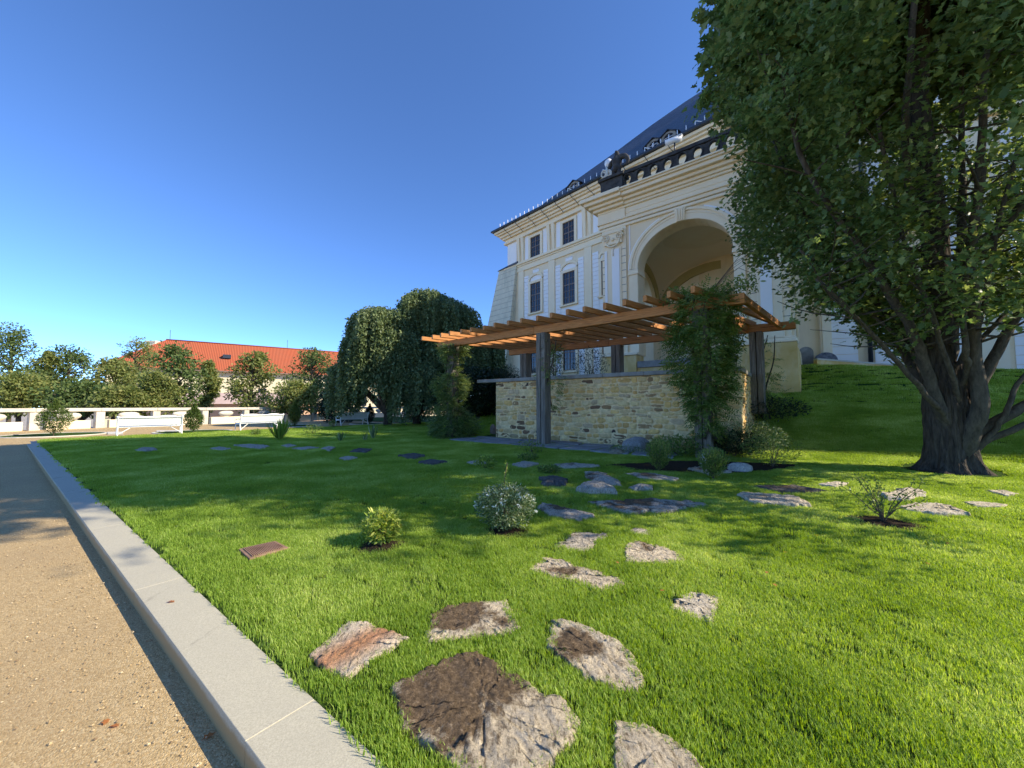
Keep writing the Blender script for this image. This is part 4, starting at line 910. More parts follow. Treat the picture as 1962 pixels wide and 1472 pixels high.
# ================================================================ PLANTS
def stems(x,y,z,n,h,spread,name,m,parent,rad=.008,seg=4):
    b=MB(); tips=[]
    for i in range(n):
        a=random.uniform(0,6.28); s=spread*math.sqrt(random.random()); hh=h*random.uniform(.65,1); p=[(x,y,z-.02)]
        for k in range(1,seg+1):
            t=k/seg; p.append((x+math.cos(a)*s*t**1.3+random.gauss(0,.02)*h,y+math.sin(a)*s*t**1.3+random.gauss(0,.02)*h,z+hh*t))
        b.tube(p,[rad*(1-.7*k/seg) for k in range(seg+1)],5,False); tips.append(p)
    b.build(name,m,parent); return tips
def bushy(px,py,w,h,name,lab,cat,m,n=1500,ls=.05,T=T_LAN,group=None,zoff=None,lit=None,tm='twig',ns=14,shape='round',xy=None,flowers=0):
    x,y=G(px,py) if xy is None else xy; z=terr(x,y) if zoff is None else zoff
    e=empty(name,(x,y,z),lab,cat,group); tp=stems(x,y,z,ns,h*.8,w*.4,'stems',M[tm],e,.006*max(1,h))
    q=sphere_pts(n,.35); zz=(q[:,2]+1)/2
    wf=np.ones(n)
    if shape=='cone': wf=(1-zz)**.7+.12
    if shape=='column': wf=np.clip(np.sin(np.clip(zz*1.05+.12,0,1)*math.pi)**.5,.15,1)
    P=np.stack([x+q[:,0]*w/2*wf,y+q[:,1]*w/2*wf,z+h*(.04+.96*zz)],1); 
    D=unit(np.stack([q[:,0],q[:,1],.35+0*zz],1)+rng.normal(size=(n,3))*.5); NR=unit(rng.normal(size=(n,3))*.5+np.array([0,0,1])); S=ls*(.6+.8*rng.random(n))
    leaves('foliage',P,D,NR,S,M[m],e,T)
    if flowers:
        q=unit(rng.normal(size=(flowers,3))); q[:,2]=np.abs(q[:,2])*.9-.1; P=np.stack([x+q[:,0]*w/2*1.02,y+q[:,1]*w/2*1.02,z+h*(.5+.5*q[:,2])],1)
        P=np.repeat(P,6,0)+rng.normal(size=(flowers*6,3))*.008; leaves('flowers',P,rdir(flowers*6),rdir(flowers*6),np.full(flowers*6,.028),M['petal'],e,T_QUAD)
    return e
# foreground bush with white flowers, yellow green shrub
mulch(968,1020,.30); bx,by=G(968,1022)
fb=bushy(968,1020,.66,.50,'flowering_bush','round variegated bush dotted with small white flowers in the middle of the lawn','bush','varieg',5200,.038,T_LAN,xy=(bx,by+.12),flowers=55)
sp_=[(bx-.02,by+.1,.35),(bx-.01,by+.12,.55),(bx+.02,by+.12,.72)]; b=MB(); b.tube(sp_,.004,5); b.build('tall_shoot',M['twig'],fb)
P=np.array([(bx+.0+rng.normal()*.012,by+.12+rng.normal()*.012,.45+.28*k/60) for k in range(60)]); leaves('shoot_leaves',P,rdir(60,.5),rdir(60,.6),np.full(60,.035),M['shrub'],fb,T_LAN)
x,y=mulch(730,1048,.27); bushy(728,1048,.34,.34,'small_shrub','small yellow green shrub in a dark mulch ring near the drain cover','shrub','shrub',1300,.055,T_LAN,xy=(x-.01,y+.06))
x,y=mulch(1693,1004,.42); sap=empty('sapling',(x,y,0),'sparse twiggy sapling in an oval of dark mulch on the bright lawn','sapling')
tp=stems(x,y,.02,13,.52,.5,'stems',M['twig'],sap,.007,6); P=np.array([p for t in tp for p in t[2:]]+[ (np.array(t[k])*.5+np.array(t[k+1])*.5) for t in tp for k in (3,4,5)]); P=np.repeat(P,5,0)+rng.normal(size=(len(P)*5,3))*.03
leaves('foliage',P,rdir(len(P),.2),rdir(len(P),.5),np.full(len(P),.035),M['vine'],sap,T_QUAD)
# small plants across the lawn
def tuft(px,py,w,h,lab,m='shrub',n=26,name='spiky_plant',cat='plant',wd=.03):
    x,y=G(px,py); z=terr(x,y); P=[];D=[];S=[];NR=[]
    a=rng.random(n)*6.28; s=rng.random(n); D=np.stack([np.cos(a)*s*w/h,np.sin(a)*s*w/h,np.ones(n)],1); P=np.stack([x+np.cos(a)*.03,y+np.sin(a)*.03,np.full(n,z)],1)
    T=tmpl([(0,-.03),(.5,-.05),(.85,-.03),(1,0),(.85,.03),(.5,.05),(0,.03)]); T[:,2]=.25*T[:,0]**2
    o=leaves(name,P,D,np.stack([-np.cos(a),-np.sin(a),.3*np.ones(n)],1),h*(.7+.5*rng.random(n)),M[m],None,T); tag(o,lab,cat); return o
tuft(535,843,.9,.75,'tall spiky grass like plant at the sunny far edge of the lawn','shrub',60)
tuft(652,846,.4,.35,'leftmost of three tufts with sunlit white painted into the leaves in the far lawn','varieg',22)  # sunlit white of these three tufts put into pale leaf colour
tuft(700,845,.3,.3,'middle one of three tufts with sunlit white painted into the leaves in the far lawn','varieg',16)
tuft(715,841,.35,.5,'tallest of three tufts with sunlit white painted into the leaves in the far lawn','varieg',26)
for i,(px,py,w,h,lab) in enumerate(((600,833,.9,.5,'dark round clump at the far lawn edge right of the spiky plant'),(638,820,.5,.5,'small dark shrub at the left foot of the farthest bench'),(930,901,.45,.28,'low tuft in the shaded mid lawn'),(1012,884,.5,.2,'low dark tuft in front of the paving'),(1052,909,.45,.16,'flat creeping tuft above the round dark stone'),(1018,868,.8,.35,'leafy clump at the foot of the middle grey post'),(490,835,.4,.3,'tiny plant at the right foot of the middle bench'))):
    bushy(px,py,w,h,'low_plant',lab,'plant','vine' if i!=2 else 'shrub',500,.06,T_LAN,ns=8)
# garden bed by the vine post
for px,py,w,h,lab in ((1270,905,.62,.62,'left one of two feathery plants in front of the vine covered post'),(1378,921,.62,.55,'right one of two feathery plants in front of the vine covered post')):
    x,y=G(px,py); e=empty('feathery_plant',(x,y+.2,0),lab,'plant','feathery plants in the bed'); stems(x,y+.2,0,60,h,w*.5,'stems',M['twig'],e,.004,5)
    n=2600; q=sphere_pts(n,.2); zz=(q[:,2]+1)/2; P=np.stack([x+q[:,0]*w/2*(.35+.65*zz**.5),y+.2+q[:,1]*w/2*(.35+.65*zz**.5),h*zz*1.02],1); leaves('foliage',P,unit(q+np.array([0,0,1.2])),rdir(n,.3),.04*(.6+.8*rng.random(n)),M['vine'],e,T_LAN)
for i,(px,py,w,h,m,ls,n,nm,lab) in enumerate(((1320,880,1.6,.55,'vine',.09,1800,'leafy_clump','broad leaved dark green clump at the left foot of the vine covered post'),(1430,880,1.5,.7,'yew',.08,2200,'leafy_clump','dark ground shrub right of the vine covered post'),
      (1465,880,1.75,.95,'varieg',.055,5200,'variegated_shrub','white edged variegated shrub catching the sun behind the garden bed'),(1505,902,1.15,.75,'vine',.045,1700,'airy_shrub','airy spreading shrub at the right end of the garden bed'),
      (1490,808,3.2,.9,'yew',.09,4200,'ivy_bank','dark ivy growing up the bank below the loggia base'),(1215,872,1.3,.2,'varieg',.05,900,'groundcover_clump','low flowering ground cover beside the grey boulder'),(1400,870,1.3,.55,'yew',.09,1500,'leafy_clump','dark clump directly behind the white lumpy rock'))):
    x,y=G(px,py) if py>830 else atd(px,py,12.6)[:2]
    bushy(px,py,w,h,nm,lab,'shrub',m,n,ls,T_LAN,xy=(x,y+w*.35),ns=12)
b=MB(); x,y=G(1330,905); b.smooth=True
vs=[(x+.6,y+.7,.03)]; 
for a in np.linspace(0,2*math.pi,33)[:-1]: vs.append((x+.6+math.cos(a)*2.2*(1+.1*math.sin(5*a)),y+.7+math.sin(a)*.85*(1+.1*math.cos(4*a)),.012))
b.add(vs,[(0,i+1,(i+1)%32+1) for i in range(32)]); o=b.build('bed_soil',M['soil']); o['kind']='structure'; POLYS.append(np.array([v[:2] for v in vs[1:]]))
# conifers on the terrace
for px,py,w,h,lab,m in ((103,835,1.15,1.62,'bushy conifer standing in a turf circle left of the nearest bench','thuja'),(370,829,.78,1.45,'slim bright conifer between the nearest and the middle bench','thuja'),(564,817,.72,1.6,'slim bright conifer right of the middle bench','thuja'),(708,812,.7,1.5,'dark shaded conifer behind the farthest bench','yew')):
    bushy(px,py,w,h,'young_conifer',lab,'conifer',m,3800,.085,T_LAN,shape='column',zoff=0,ns=5)
# hedge bits behind the wall and roses on the upper terrace
for i,(px,py,t,w,h,lab) in enumerate(((1062,716,15.6,.9,1.7,'dark rose bush behind the middle grey post on the upper terrace'),(1132,712,15.6,1.5,1.5,'rose bush growing above the rubble wall cap'),(975,722,19.5,1.2,1.2,'small bush behind the left grey back post'),(918,735,21.5,5.2,2.9,'dark evergreen hedge mass behind the left end of the rubble wall'))):
    x,y,z=atd(px,py,t); bushy(px,py,w,h,'rose_bush' if i<3 else 'hedge',lab,'bush' if i<3 else 'hedge','yew',1600 if i<3 else 15000,.07 if i<3 else .2,T_LAN,xy=(x,y),zoff=(HT-.05 if i<3 else terr(x,y)),ns=14)
# vines
def vine(path,widths,zs,n,name,lab,ls=.09,m='vine',gnarl=True):
    """foliage sleeve round a post: path centre xy, radius by height"""
    x,y=path; e=empty(name,(x,y,0),lab,'vine')
    b=MB()
    for k in range(4 if gnarl else 2):
        ph=k*1.7; b.tube([(x+math.cos(ph+z*1.1)*(.24+.05*math.sin(z*3+k)),y+math.sin(ph+z*1.1)*.24,z) for z in np.linspace(0 if zs[0]<.3 else zs[0],zs[-1],16)],[.035*(1-.6*i/15) for i in range(16)],6)
    b.build('stem',M['limb'],e)
    z=rng.random(n)*(zs[-1]-zs[0])+zs[0]; rad=np.interp(z,zs,widths); keep=rng.random(n)<rad/max(widths); z=z[keep]; rad=rad[keep]; k=len(z)
    a=rng.random(k)*6.283; r=rad*(.45+.6*rng.random(k)**.7)*(1+.25*np.sin(a*3+z*2.3)); C=np.stack([x+np.cos(a)*r,y+np.sin(a)*r,z],1)
    # each sprig is a pinnate leaf: a rib with leaflets in pairs
    od=unit(np.stack([np.cos(a),np.sin(a),-.35+.5*rng.normal(size=k)],1)); side=unit(np.cross(od,np.array([0,0,1.])+rng.normal(size=(k,3))*.3)); up=np.cross(side,od)
    P=[];D=[];Nn=[]
    for j in range(5):
        for sg in (-1,1):
            P.append(C+od*(.05+.055*j)); D.append(unit(side*sg+od*.45)); Nn.append(up+rng.normal(size=(k,3))*.2)
    P.append(C+od*.32); D.append(od); Nn.append(up)
    P=np.concatenate(P);D=np.concatenate(D);Nn=np.concatenate(Nn); leaves('foliage',P,D,Nn,ls*(.8+.4*rng.random(len(P))),M[m],e,T_LAN); return e
q=PF[2]; v3=vine((q.x+.05,q.y-.05),[.16,.22,.36,.50,.60,.68,.66,.60,.45],[.5,1.0,1.3,1.8,2.3,2.9,3.4,3.9,4.35],2300,'climbing_wisteria','dense wisteria cloaking the right front pergola post up to the beam',.105)
P=[];  # vine spreading on the top beam
n=900; t=rng.random(n); d=(FR_-FL).normalized(); C=np.stack([q.x+d.x*(t-.42)*2.1,q.y+d.y*(t-.42)*2.1,4.15+.18*rng.random(n)+.1*np.sin(t*9)],1)+rng.normal(size=(n,3))*np.array([.18,.18,.1])
leaves('top_foliage',C,rdir(n,.1),rdir(n,.8),.11*(.7+.6*rng.random(n)),M['vine'],v3,T_LAN)
b=MB()
for k in range(6): 
    a=.3+k*.25; b.tube([(q.x+.3,q.y+.2,4.3),(q.x+.7+k*.08,q.y+.1,4.7+.12*k),(q.x+1.0+.14*k,q.y-.05,4.95+.14*k*random.uniform(.4,1.3)),(q.x+1.3+.2*k,q.y-.1,4.8+.17*k)],.007,4)
b.build('tendril',M['twig'],v3)
q=PF[0]; v1=vine((q.x,q.y),[.75,.85,.6,.3,.4,.62,.5,.12,.12,.42,.5],[0,.5,1.0,1.4,1.8,2.15,2.5,2.75,3.3,3.55,3.95],3400,'climbing_wisteria','wisteria bushing out around the left front pergola post',.1,m='oak')
q=PF[1]; v2=vine((q.x+.28,q.y+.05),[.1,.22,.3,.28,.25,.12],[1.3,1.8,2.3,2.7,3.2,3.6],170,'climbing_rose','thin climber on the right side of the middle front pergola post',.09,gnarl=False)
q=PB[2]; vine((q.x+.5,q.y+.2),[.35,.4,.22,.14,.1,.08],[.9,1.5,2.1,2.7,3.3,3.75],200,'climbing_creeper','thin creeper hanging beside the right back pergola post',.09,gnarl=False)
# ================================================================ TREES
def limbs(b,tips,p,d,L,r,depth,spread=.5,up=.15,nseg=5,kids=3,minr=.01):
    pts=[p]; rs=[r]; dd=Vector(d).normalized(); cur=Vector(p)
    for i in range(nseg):
        dd=(dd+Vector((random.gauss(0,.13),random.gauss(0,.13),random.gauss(0,.08)+up*.3))).normalized(); cur=cur+dd*(L/nseg); pts.append(tuple(cur)); rs.append(r*(1-.62*(i+1)/nseg))
    b.tube(pts,rs,7 if r>.04 else 4,False)
    if depth==0: tips.extend(pts[2:]); return
    tips.append(pts[-1])
    for k in range(kids):
        i=random.randint(2,nseg); a=random.uniform(0,6.28); o=Vector((math.cos(a),math.sin(a),random.uniform(-.2,.6))); nd=(Vector(dd)+o*spread*1.6).normalized()
        limbs(b,tips,pts[i],nd,L*random.uniform(.5,.75),rs[i]*.65,depth-1,spread,up,nseg,kids)
# --- the big oak on the right
TX,TY=G(1822,908); TX*=(TY+.35)/TY; TY+=.35
oak=empty('oak_tree',(TX,TY,0),'large oak with a thick rough trunk and broad dark crown on the right','tree')
b=MB(); prof=[(-.3,.62),(-.05,.56),(.08,.45),(.22,.39),(.5,.355),(.9,.35),(1.3,.36),(1.7,.33),(2.2,.27)]
n=110; ZL=np.linspace(-.3,2.2,70); vs=[]
for z in ZL:
    r=float(np.interp(z,[p[0] for p in prof],[p[1] for p in prof]))
    for i in range(n):
        a=2*math.pi*i/n; fl=1+(.16*math.sin(5*a+1)+.1*math.sin(9*a))*max(0,1-z/.7)+.05*math.sin(6*a+z*2)
        rd=abs(mnoise.noise(Vector((math.cos(a)*5.5,math.sin(a)*5.5,z*1.1))))*.07+abs(mnoise.noise(Vector((math.cos(a)*13,math.sin(a)*13,z*2.6))))*.035
        vs.append((TX+math.cos(a)*(r*fl*1.02+rd-.03),TY+math.sin(a)*(r*fl+rd-.03),z))
b.smooth=True; b.add(vs,[(k*n+i,k*n+(i+1)%n,(k+1)*n+(i+1)%n,(k+1)*n+i) for k in range(len(ZL)-1) for i in range(n)])
b.tube([(TX-.1,TY+.05,1.6),(TX+.02,TY+.1,3.2),(TX+.1,TY+.1,5.2),(TX-.1,TY+.1,8),(TX+.1,TY,11),(TX,TY,15)],[.28,.25,.21,.17,.11,.04],14)
b.build('trunk',M['bark'],oak)
lb=MB(); tw=MB(); tips=[]
def mainlimb(pts,r0,r1=.03,target=lb):
    pts=[(pts[0][0]*.35,pts[0][1]*.35,pts[0][2]-.55)]+list(pts); P=[(TX+p[0],TY+p[1],p[2]) for p in pts]; rr=[r0+(r1-r0)*k/(len(P)-1) for k in range(len(P))]
    # smooth the polyline
    Q=[];RR=[]
    for k in range(len(P)-1):
        p_,q_=Vector(P[k]),Vector(P[k+1])
        pm=Vector(P[k-1]) if k else p_*2-q_; pn=Vector(P[k+2]) if k+2<len(P) else q_*2-p_
        for j in range(4):
            t=j/4; c=.5*((2*p_)+(q_-pm)*t+(2*pm-5*p_+4*q_-pn)*t*t+(-pm+3*p_-3*q_+pn)*t**3); Q.append(tuple(c+Vector((random.gauss(0,.012),random.gauss(0,.012),0)))); RR.append(rr[k]+(rr[k+1]-rr[k])*t)
    Q.append(P[-1]); RR.append(rr[-1]); target.tube(Q,RR,10); return Q,RR
ML=[([(-.1,-.3,1.5),(-.5,-.5,2.2),(-1.1,-.8,3.2),(-1.9,-1.1,4.6),(-2.5,-1.4,6.5)],.055),([(-.2,.1,1.9),(-.7,.1,2.7),(-1.6,.2,3.6),(-2.7,.3,4.8)],.05),([(.1,-.2,2.2),(.1,-.6,3.0),(-.1,-1.0,4.2),(0,-1.4,6.0)],.06),([(.2,0,1.6),(.8,.1,2.6),(1.7,.1,3.5),(2.8,.2,4.6)],.06),([(-.15,-.15,.9),(-.45,-.2,1.5),(-.75,-.3,2.3),(-1.4,-.5,3.3),(-2.3,-.6,4.6),(-3.3,-.6,6.4),(-3.6,-.6,8.4)],.14),
    ([(-.2,-.1,1.3),(-.35,0,2.0),(-.6,.2,2.9),(-1.3,.5,4.2),(-2.0,.9,5.8),(-2.6,1.2,8)],.12),
    ([(-.3,-.25,1.1),(-.85,-.4,1.55),(-1.7,-.6,2.35),(-2.5,-.8,3.0),(-3.4,-1.0,3.7)],.06),
    ([(.05,-.35,.8),(.1,-.5,1.4),(.05,-.5,2.3),(-.15,-.7,3.4),(-.5,-1.1,4.8),(-.8,-1.6,6.8),(-1.0,-2.0,9)],.17),
    ([(.0,-.4,2.0),(-.25,-.6,2.4),(-.35,-.7,3.0),(-.9,-1.3,4.0),(-1.4,-2.0,5.2)],.07),
    ([(.25,-.1,1.0),(.5,-.15,1.7),(.9,-.2,2.5),(1.5,-.3,3.6),(2.3,-.4,5.0),(3.2,-.4,7.0)],.15),
    ([(.3,-.2,.7),(.65,-.4,1.1),(1.2,-.6,1.55),(2.0,-.9,2.2),(3.2,-1.2,3.2),(4.4,-1.4,4.3)],.13),
    ([(.3,-.3,.6),(.75,-.6,.95),(1.4,-.9,1.5),(2.3,-1.2,2.3),(3.4,-1.6,3.2)],.075),
    ([(.1,.1,1.8),(.4,.2,2.8),(.8,.3,4.0),(1.2,.5,5.8),(1.7,.8,8),(1.8,.8,10.5)],.17),
    ([(.45,-.45,.9),(.6,-.55,1.4),(.85,-.6,1.9),(1.3,-1.0,2.7),(1.8,-1.6,3.8)],.05),
    ([(0,.3,1.5),(.1,1.0,2.8),(.3,1.9,4.4),(.5,2.8,6.5)],.14),
    ([(.1,.2,3.5),(.6,-.8,5.0),(1.0,-1.8,6.8),(1.3,-2.6,8.6)],.11),([(-.1,0,4.5),(-1.2,-.6,6),(-2.0,-1.6,8),(-2.4,-2.2,10)],.1)]
for pts,r in ML:
    Q,RR=mainlimb(pts,r)
    for k in range(13,len(Q)):
        if Q[k][2]<2.5: continue
        for _ in range(2 if k%2 else 1):
            a=random.uniform(0,6.28); limbs(tw,tips,Q[k],(math.cos(a),math.sin(a),random.uniform(.0,.7)),random.uniform(.9,1.7),min(.03,RR[k]*.5),0,nseg=4)
lb.build('limbs',M['limb'],oak)
# crown profile: radius by height, measured from the photo's silhouette and the shadow on the lawn
CZ=[1.9,2.3,3.0,4.0,5.2,6.5,9,12,14.5,16.5,17.5]; CR=[.2,.4,1.1,2.5,3.6,4.4,4.8,4.5,3.8,2.2,.3]
def crownpts(n,z0,z1,shell):
    z=rng.random(n*3)*(z1-z0)+z0; rr=np.interp(z,CZ,CR); k=rng.random(n*3)<rr/5; z=z[k][:n]; rr=rr[k][:n]; a=rng.random(len(z))*6.283
    lob=(1-.25*np.exp(-((a-2.55)/.75)**2))*(1+.10*np.sin(a*4+z*.9)+.09*np.sin(a*7-z*1.7)+.06*np.sin(a*13+z*3.1)+.04*rng.normal(size=len(z)))
    fw=np.exp(-((a-4.4)/.6)**2); rr2=np.interp(z+2.2*fw,CZ,CR); lob=lob*(1+.26*fw)*rr2/np.maximum(rr,.3)
    r=rr*lob*(shell+(1-shell)*rng.random(len(z))**.55); return np.stack([TX+np.cos(a)*r,TY+np.sin(a)*r,z+.25*rng.normal(size=len(z))],1),a
C1,a1=crownpts(5600,2.2,9.5,.42); C2,a2=crownpts(6200,9.5,17.3,.34)
# gaps: drop clumps where a 3-D noise is low, so light comes through
def keepn(C,th):
    v=np.sin(C[:,0]*1.9+1.3*np.sin(C[:,2]*1.4))+np.sin(C[:,1]*2.2+1.1*np.sin(C[:,0]*1.7))+np.sin(C[:,2]*2.0+np.sin(C[:,1]*1.5)); return C[v>th]
C1=keepn(C1,-.78); C2=keepn(C2,-2.4)
tipa=np.array(tips); tipa=tipa[(tipa[:,2]>3.1)]
tipa=tipa[rng.random(len(tipa))<.5]
def sprays(C,nper,rad,size,name):
    n=len(C)*nper; CC=np.repeat(C,nper,0); out=CC-np.array([TX,TY,0])*1.; out[:,2]=1.2; out=unit(out)
    spd=np.repeat(unit(out[::nper]*1.0+rng.normal(size=(len(C),3))*.6),nper,0); t=np.tile(np.linspace(0,1,nper),len(C))[:,None]
    P=CC+spd*t*rad*1.6-spd*rad*.8+rng.normal(size=(n,3))*rad*.28
    D=unit(spd*.8+rng.normal(size=(n,3))*.55+np.array([0,0,-.1])); NR=unit(np.array([0,0,1.])+rng.normal(size=(n,3))*.45+out*.35)
    return leaves(name,P,D,NR,size*(.7+.6*rng.random(n)),M['oak'],oak,T_OAK)
sprays(np.concatenate([C1,tipa]),17,.36,.135,'lower_crown'); sprays(C2,13,.40,.29,'upper_crown')
tw.build('twigs',M['limb'],oak)
# few fallen leaves
fl=[(320,1153),(385,1420),(198,1390),(228,1392),(1470,1095),(1770,1078),(1500,1058),(1815,1042),(1185,1080),(1930,990),(1745,905),(1480,1118),(1560,1025),(1265,1133)]
for i,(px,py) in enumerate(fl):
    on=px<400; zz=.008 if i==0 else (-.105 if on else .045); x,y=G(px,py,zz); T=T_OAK
    lab=['brown leaf lying on the granite kerb','curled orange leaf on the gravel by the kerb shadow','yellow leaf on the gravel','pale leaf on the gravel beside the yellow one'][i] if i<4 else 'small fallen brown leaf lying in the grass'
    if i>3: lab=['small brown leaf in the sunny grass right of the wedge shaped stone','small leaf nearest the right edge of the lawn','tiny leaf in the open lawn in front of the bare sapling','reddish leaf in the bright grass right of the bare sapling','pale leaf left of the wedge shaped stepping stone','leaf below the thin pale stones at the right edge','leaf in the grass beside the foot of the oak','small leaf above the clean square stone to its right','leaf at the front fringe of the tree shadow','pale scrap of leaf just behind the clean square stone'][i-4]
    o=leaves('fallen_leaf',[(x,y,zz)],[(math.cos(i),math.sin(i),.15)],[(.1,.2,1)],[.055 if i<2 else .045],M['deadleaf'],None,T); tag(o,lab,'leaf','fallen leaves' if i>3 else None)
# --- weeping trees left of the palace
def weeping(name,lab,domes,trunk,ztr,dens=1.):
    x,y=trunk; e=empty(name,(x,y,0),lab,'tree')
    b=MB()
    for (cx,cy,zt,r,zb) in domes: b.tube([(x,y,-.2),(x,y,.8),((x+cx)/2,(y+cy)/2,zt*.55),(cx,cy,zt*.9)],[.32,.26,.2,.1],9)
    b.build('trunk',M['bark'],e)
    P=[];D=[];
    for (cx,cy,zt,r,zb) in domes:
        ns=int(520*r*dens)
        for k in range(ns):
            a=random.uniform(0,6.283); t=random.random()**.5; lob=1+.13*math.sin(a*5+cx)+.07*math.sin(a*9)
            px=cx+math.cos(a)*r*lob*t; py=cy+math.sin(a)*r*lob*t; z0=zt-(r*.85)*(1-math.sqrt(max(0,1-t*t*.96)))+random.gauss(0,.1)
            L_=random.uniform(.5,1)*(z0-zb)*(.35+.65*t**2); m=int(L_/.16)+3
            zz=z0-np.arange(m)*.16; sway=np.cumsum(rng.normal(size=(m,2))*.018,0)
            P.append(np.stack([px+sway[:,0]+math.cos(a)*.12*np.minimum(1,np.arange(m)/6),py+sway[:,1]+math.sin(a)*.12*np.minimum(1,np.arange(m)/6),zz],1))
            dv=np.tile([math.cos(a)*.5,math.sin(a)*.5,-.8],(m,1)); D.append(dv)
    P=np.concatenate(P);D=np.concatenate(D); n=len(P); P=np.repeat(P,2,0)+rng.normal(size=(2*n,3))*.05; D=np.repeat(D,2,0)
    D=unit(D+rng.normal(size=D.shape)*.5); out=unit(np.stack([D[:,0],D[:,1],.6+0*D[:,0]],1)+rng.normal(size=D.shape)*.5)
    leaves('crown',P,D,out,.19*(.7+.6*rng.random(2*n)),M['weep'],e,T_QUAD)
def W_(px,py,t): x,y,z=atd(px,py,t); return x,y,z
d=[]
for px,py,t,r,zb in ((728,592,25.5,1.9,1.5),(700,640,24.8,1.3,1.6),(768,632,25,1.3,2.5),(662,700,26.5,1.05,.6)):
    x,y,z=W_(px,py,t); d.append((x,y,z,r,zb))
weeping('weeping_tree','weeping tree with a rounded sunlit dome left of the taller dark one',d,(W_(745,700,26)[0],26.0),0)
d=[]
for px,py,t,r,zb in ((818,560,27,2.0,2.0),(850,575,27.3,2.4,1.2),(795,600,27,1.6,1.2),(915,640,28.5,1.9,2.4),(800,690,25.5,1.7,.3)):
    x,y,z=W_(px,py,t); d.append((x,y,z,r,zb))
weeping('weeping_tree','tallest weeping tree, mostly in the palace shade, behind the pergola end',d,(W_(800,700,27)[0],27.0),0)
x,y=G(792,815); bushy(792,815,2.4,3.6,'yew_shrub','black green yew shrub under the weeping trees','shrub','yew',8000,.12,T_QUAD,xy=(x,y+1.2),shape='cone',ns=8)
x,y=G(650,800); bushy(650,800,3.2,3.6,'yew_shrub','dark shrub below the left weeping tree at the balustrade','shrub','yew',7000,.16,T_QUAD,xy=(W_(650,780,31)[0],31),shape='round',ns=8,zoff=-.5)
# --- trees beyond the balustrade
def fartree(px,top,wpx,t,lab,zb=-5.5,n=46,ls=.24,m='far',bot=None,nper=70,trunk='limb'):
    x,y,zt=atd(px,top,t); w=wpx/FPX*t; e=empty('broadleaf_tree',(x,y,zb),lab,'tree','trees beyond the balustrade')
    zlo=atd(px,bot or 785,t)[2]; zlo=max(zlo,zb+1.2); b=MB(); cs=[];rs=[]
    b.tube([(x,y,zb),(x+.1,y,(zb+zlo)/2),(x,y,zlo+(zt-zlo)*.35),(x-.1,y,zlo+(zt-zlo)*.8)],[.22,.18,.13,.04],8)
    for k in range(n):
        f=k/n; z=zlo+(zt-zlo)*(f**.85); env=math.sin(min(1,max(.0,(z-zlo)/(zt-zlo))*.86+.12)*math.pi)**.6; a=random.uniform(0,6.283); r=w/2*env*random.uniform(.25,1.); 
        c=(x+math.cos(a)*r,y+math.sin(a)*r*.8,z-.02*w); cs.append(c); rs.append(random.uniform(.06,.18)*w+.2)
        b.tube([(x,y,max(zb+.5,z-.5*r-.3)),(x+math.cos(a)*r*.5,y+math.sin(a)*r*.4,z-.18*r-.1),c],[.08,.05,.02],5,False)
    b.build('trunk',M[trunk],e)
    clumps(np.array(cs),np.array(rs),nper,ls,T_QUAD,M[m],'crown',e,up=.7,shell=.2)
FT=[(28,628,105,38,'tall airy tree at the left edge, highest of the left group',None),(95,675,60,41,'slender tree behind the tall airy one at the left edge',None),(135,668,95,42,'round crowned tree left of the gap in the treetops',None),
    (262,650,75,44,'tree with a pointed top touching the gable of the red roofed building',None),(222,690,110,40,'wide mid green tree beyond the first bench',None),(342,664,110,37,'loose branching tree in front of the red roof end',None),
    (300,718,80,34,'low spreading tree above the balustrade behind the nearest bench',None),(402,694,34,41,'narrow tree left of the cream building wall',None),(485,678,92,39,'rounded tree with red tinged top before the red roof',None),
    (600,672,105,38,'full green tree at the right end of the red roof',None),(40,722,120,32,'dense low thicket tree at the left edge',None),(160,738,130,33,'low thicket tree behind the bushy conifer',None),(565,735,90,34,'low dark tree behind the middle bench right end',None),(240,748,90,32,'low leafy tree right above the balustrade rail',None)]
for i,(px,top,w,t,lab,_) in enumerate(FT): fartree(px,top,w,t,lab,n=40 if w<80 else 54,nper=(95,120,75)[i%3],ls=.23+.03*(i%3),m='far2' if i in (0,2,5,9,11) else 'far')
# ================================================================ RED ROOF BUILDING
rb=empty('distant_building',(-60,90,-6),'long cream building with a red tiled hipped roof beyond the trees','building')
RF=Fr((.82,.573),None,(-72.5,80,0))    # s along, d away
b=MB(RF); b.box(-7,60,-8,8,-6,8.5); b.build('wall',mat('pale_yellow_render',mottled((.62,.55,.36),(.70,.63,.43),.2,5,.1,.02)),rb)
rfo=roofmesh('roof',RF,[(-8,-9,8.4),(61,-9,8.4),(61,9,8.4),(-8,9,8.4),(0,0,15.1),(61,0,15.1)],[(0,1,5,4),(2,3,4,5),(3,0,4),(1,2,5),(3,2,1,0)],M['tile'],parent=rb)
b=MB(RF); b.box(-8.1,61,-9.15,-8.9,8.2,8.42); b.build('eave',M['frame'],rb)
b=MB(RF); b.tube([(0,0,15.12),(61,0,15.12)],.16,6); b.build('ridge',M['tile'],rfo)
for s,z in ((10.5,12.0),(27,12.3)):
    b=MB(RF); b.box(s-.7,s+.7,-5.6,-3.4,z-.6,z+.15); b.build('roof_hatch',M['metal'],rfo)
for s in (0.6,22,43):
    b=MB(RF); b.tube([(s,0,15),(s,0,17.2)],.04,5); b.build('lightning_rod',M['metal'],rfo)
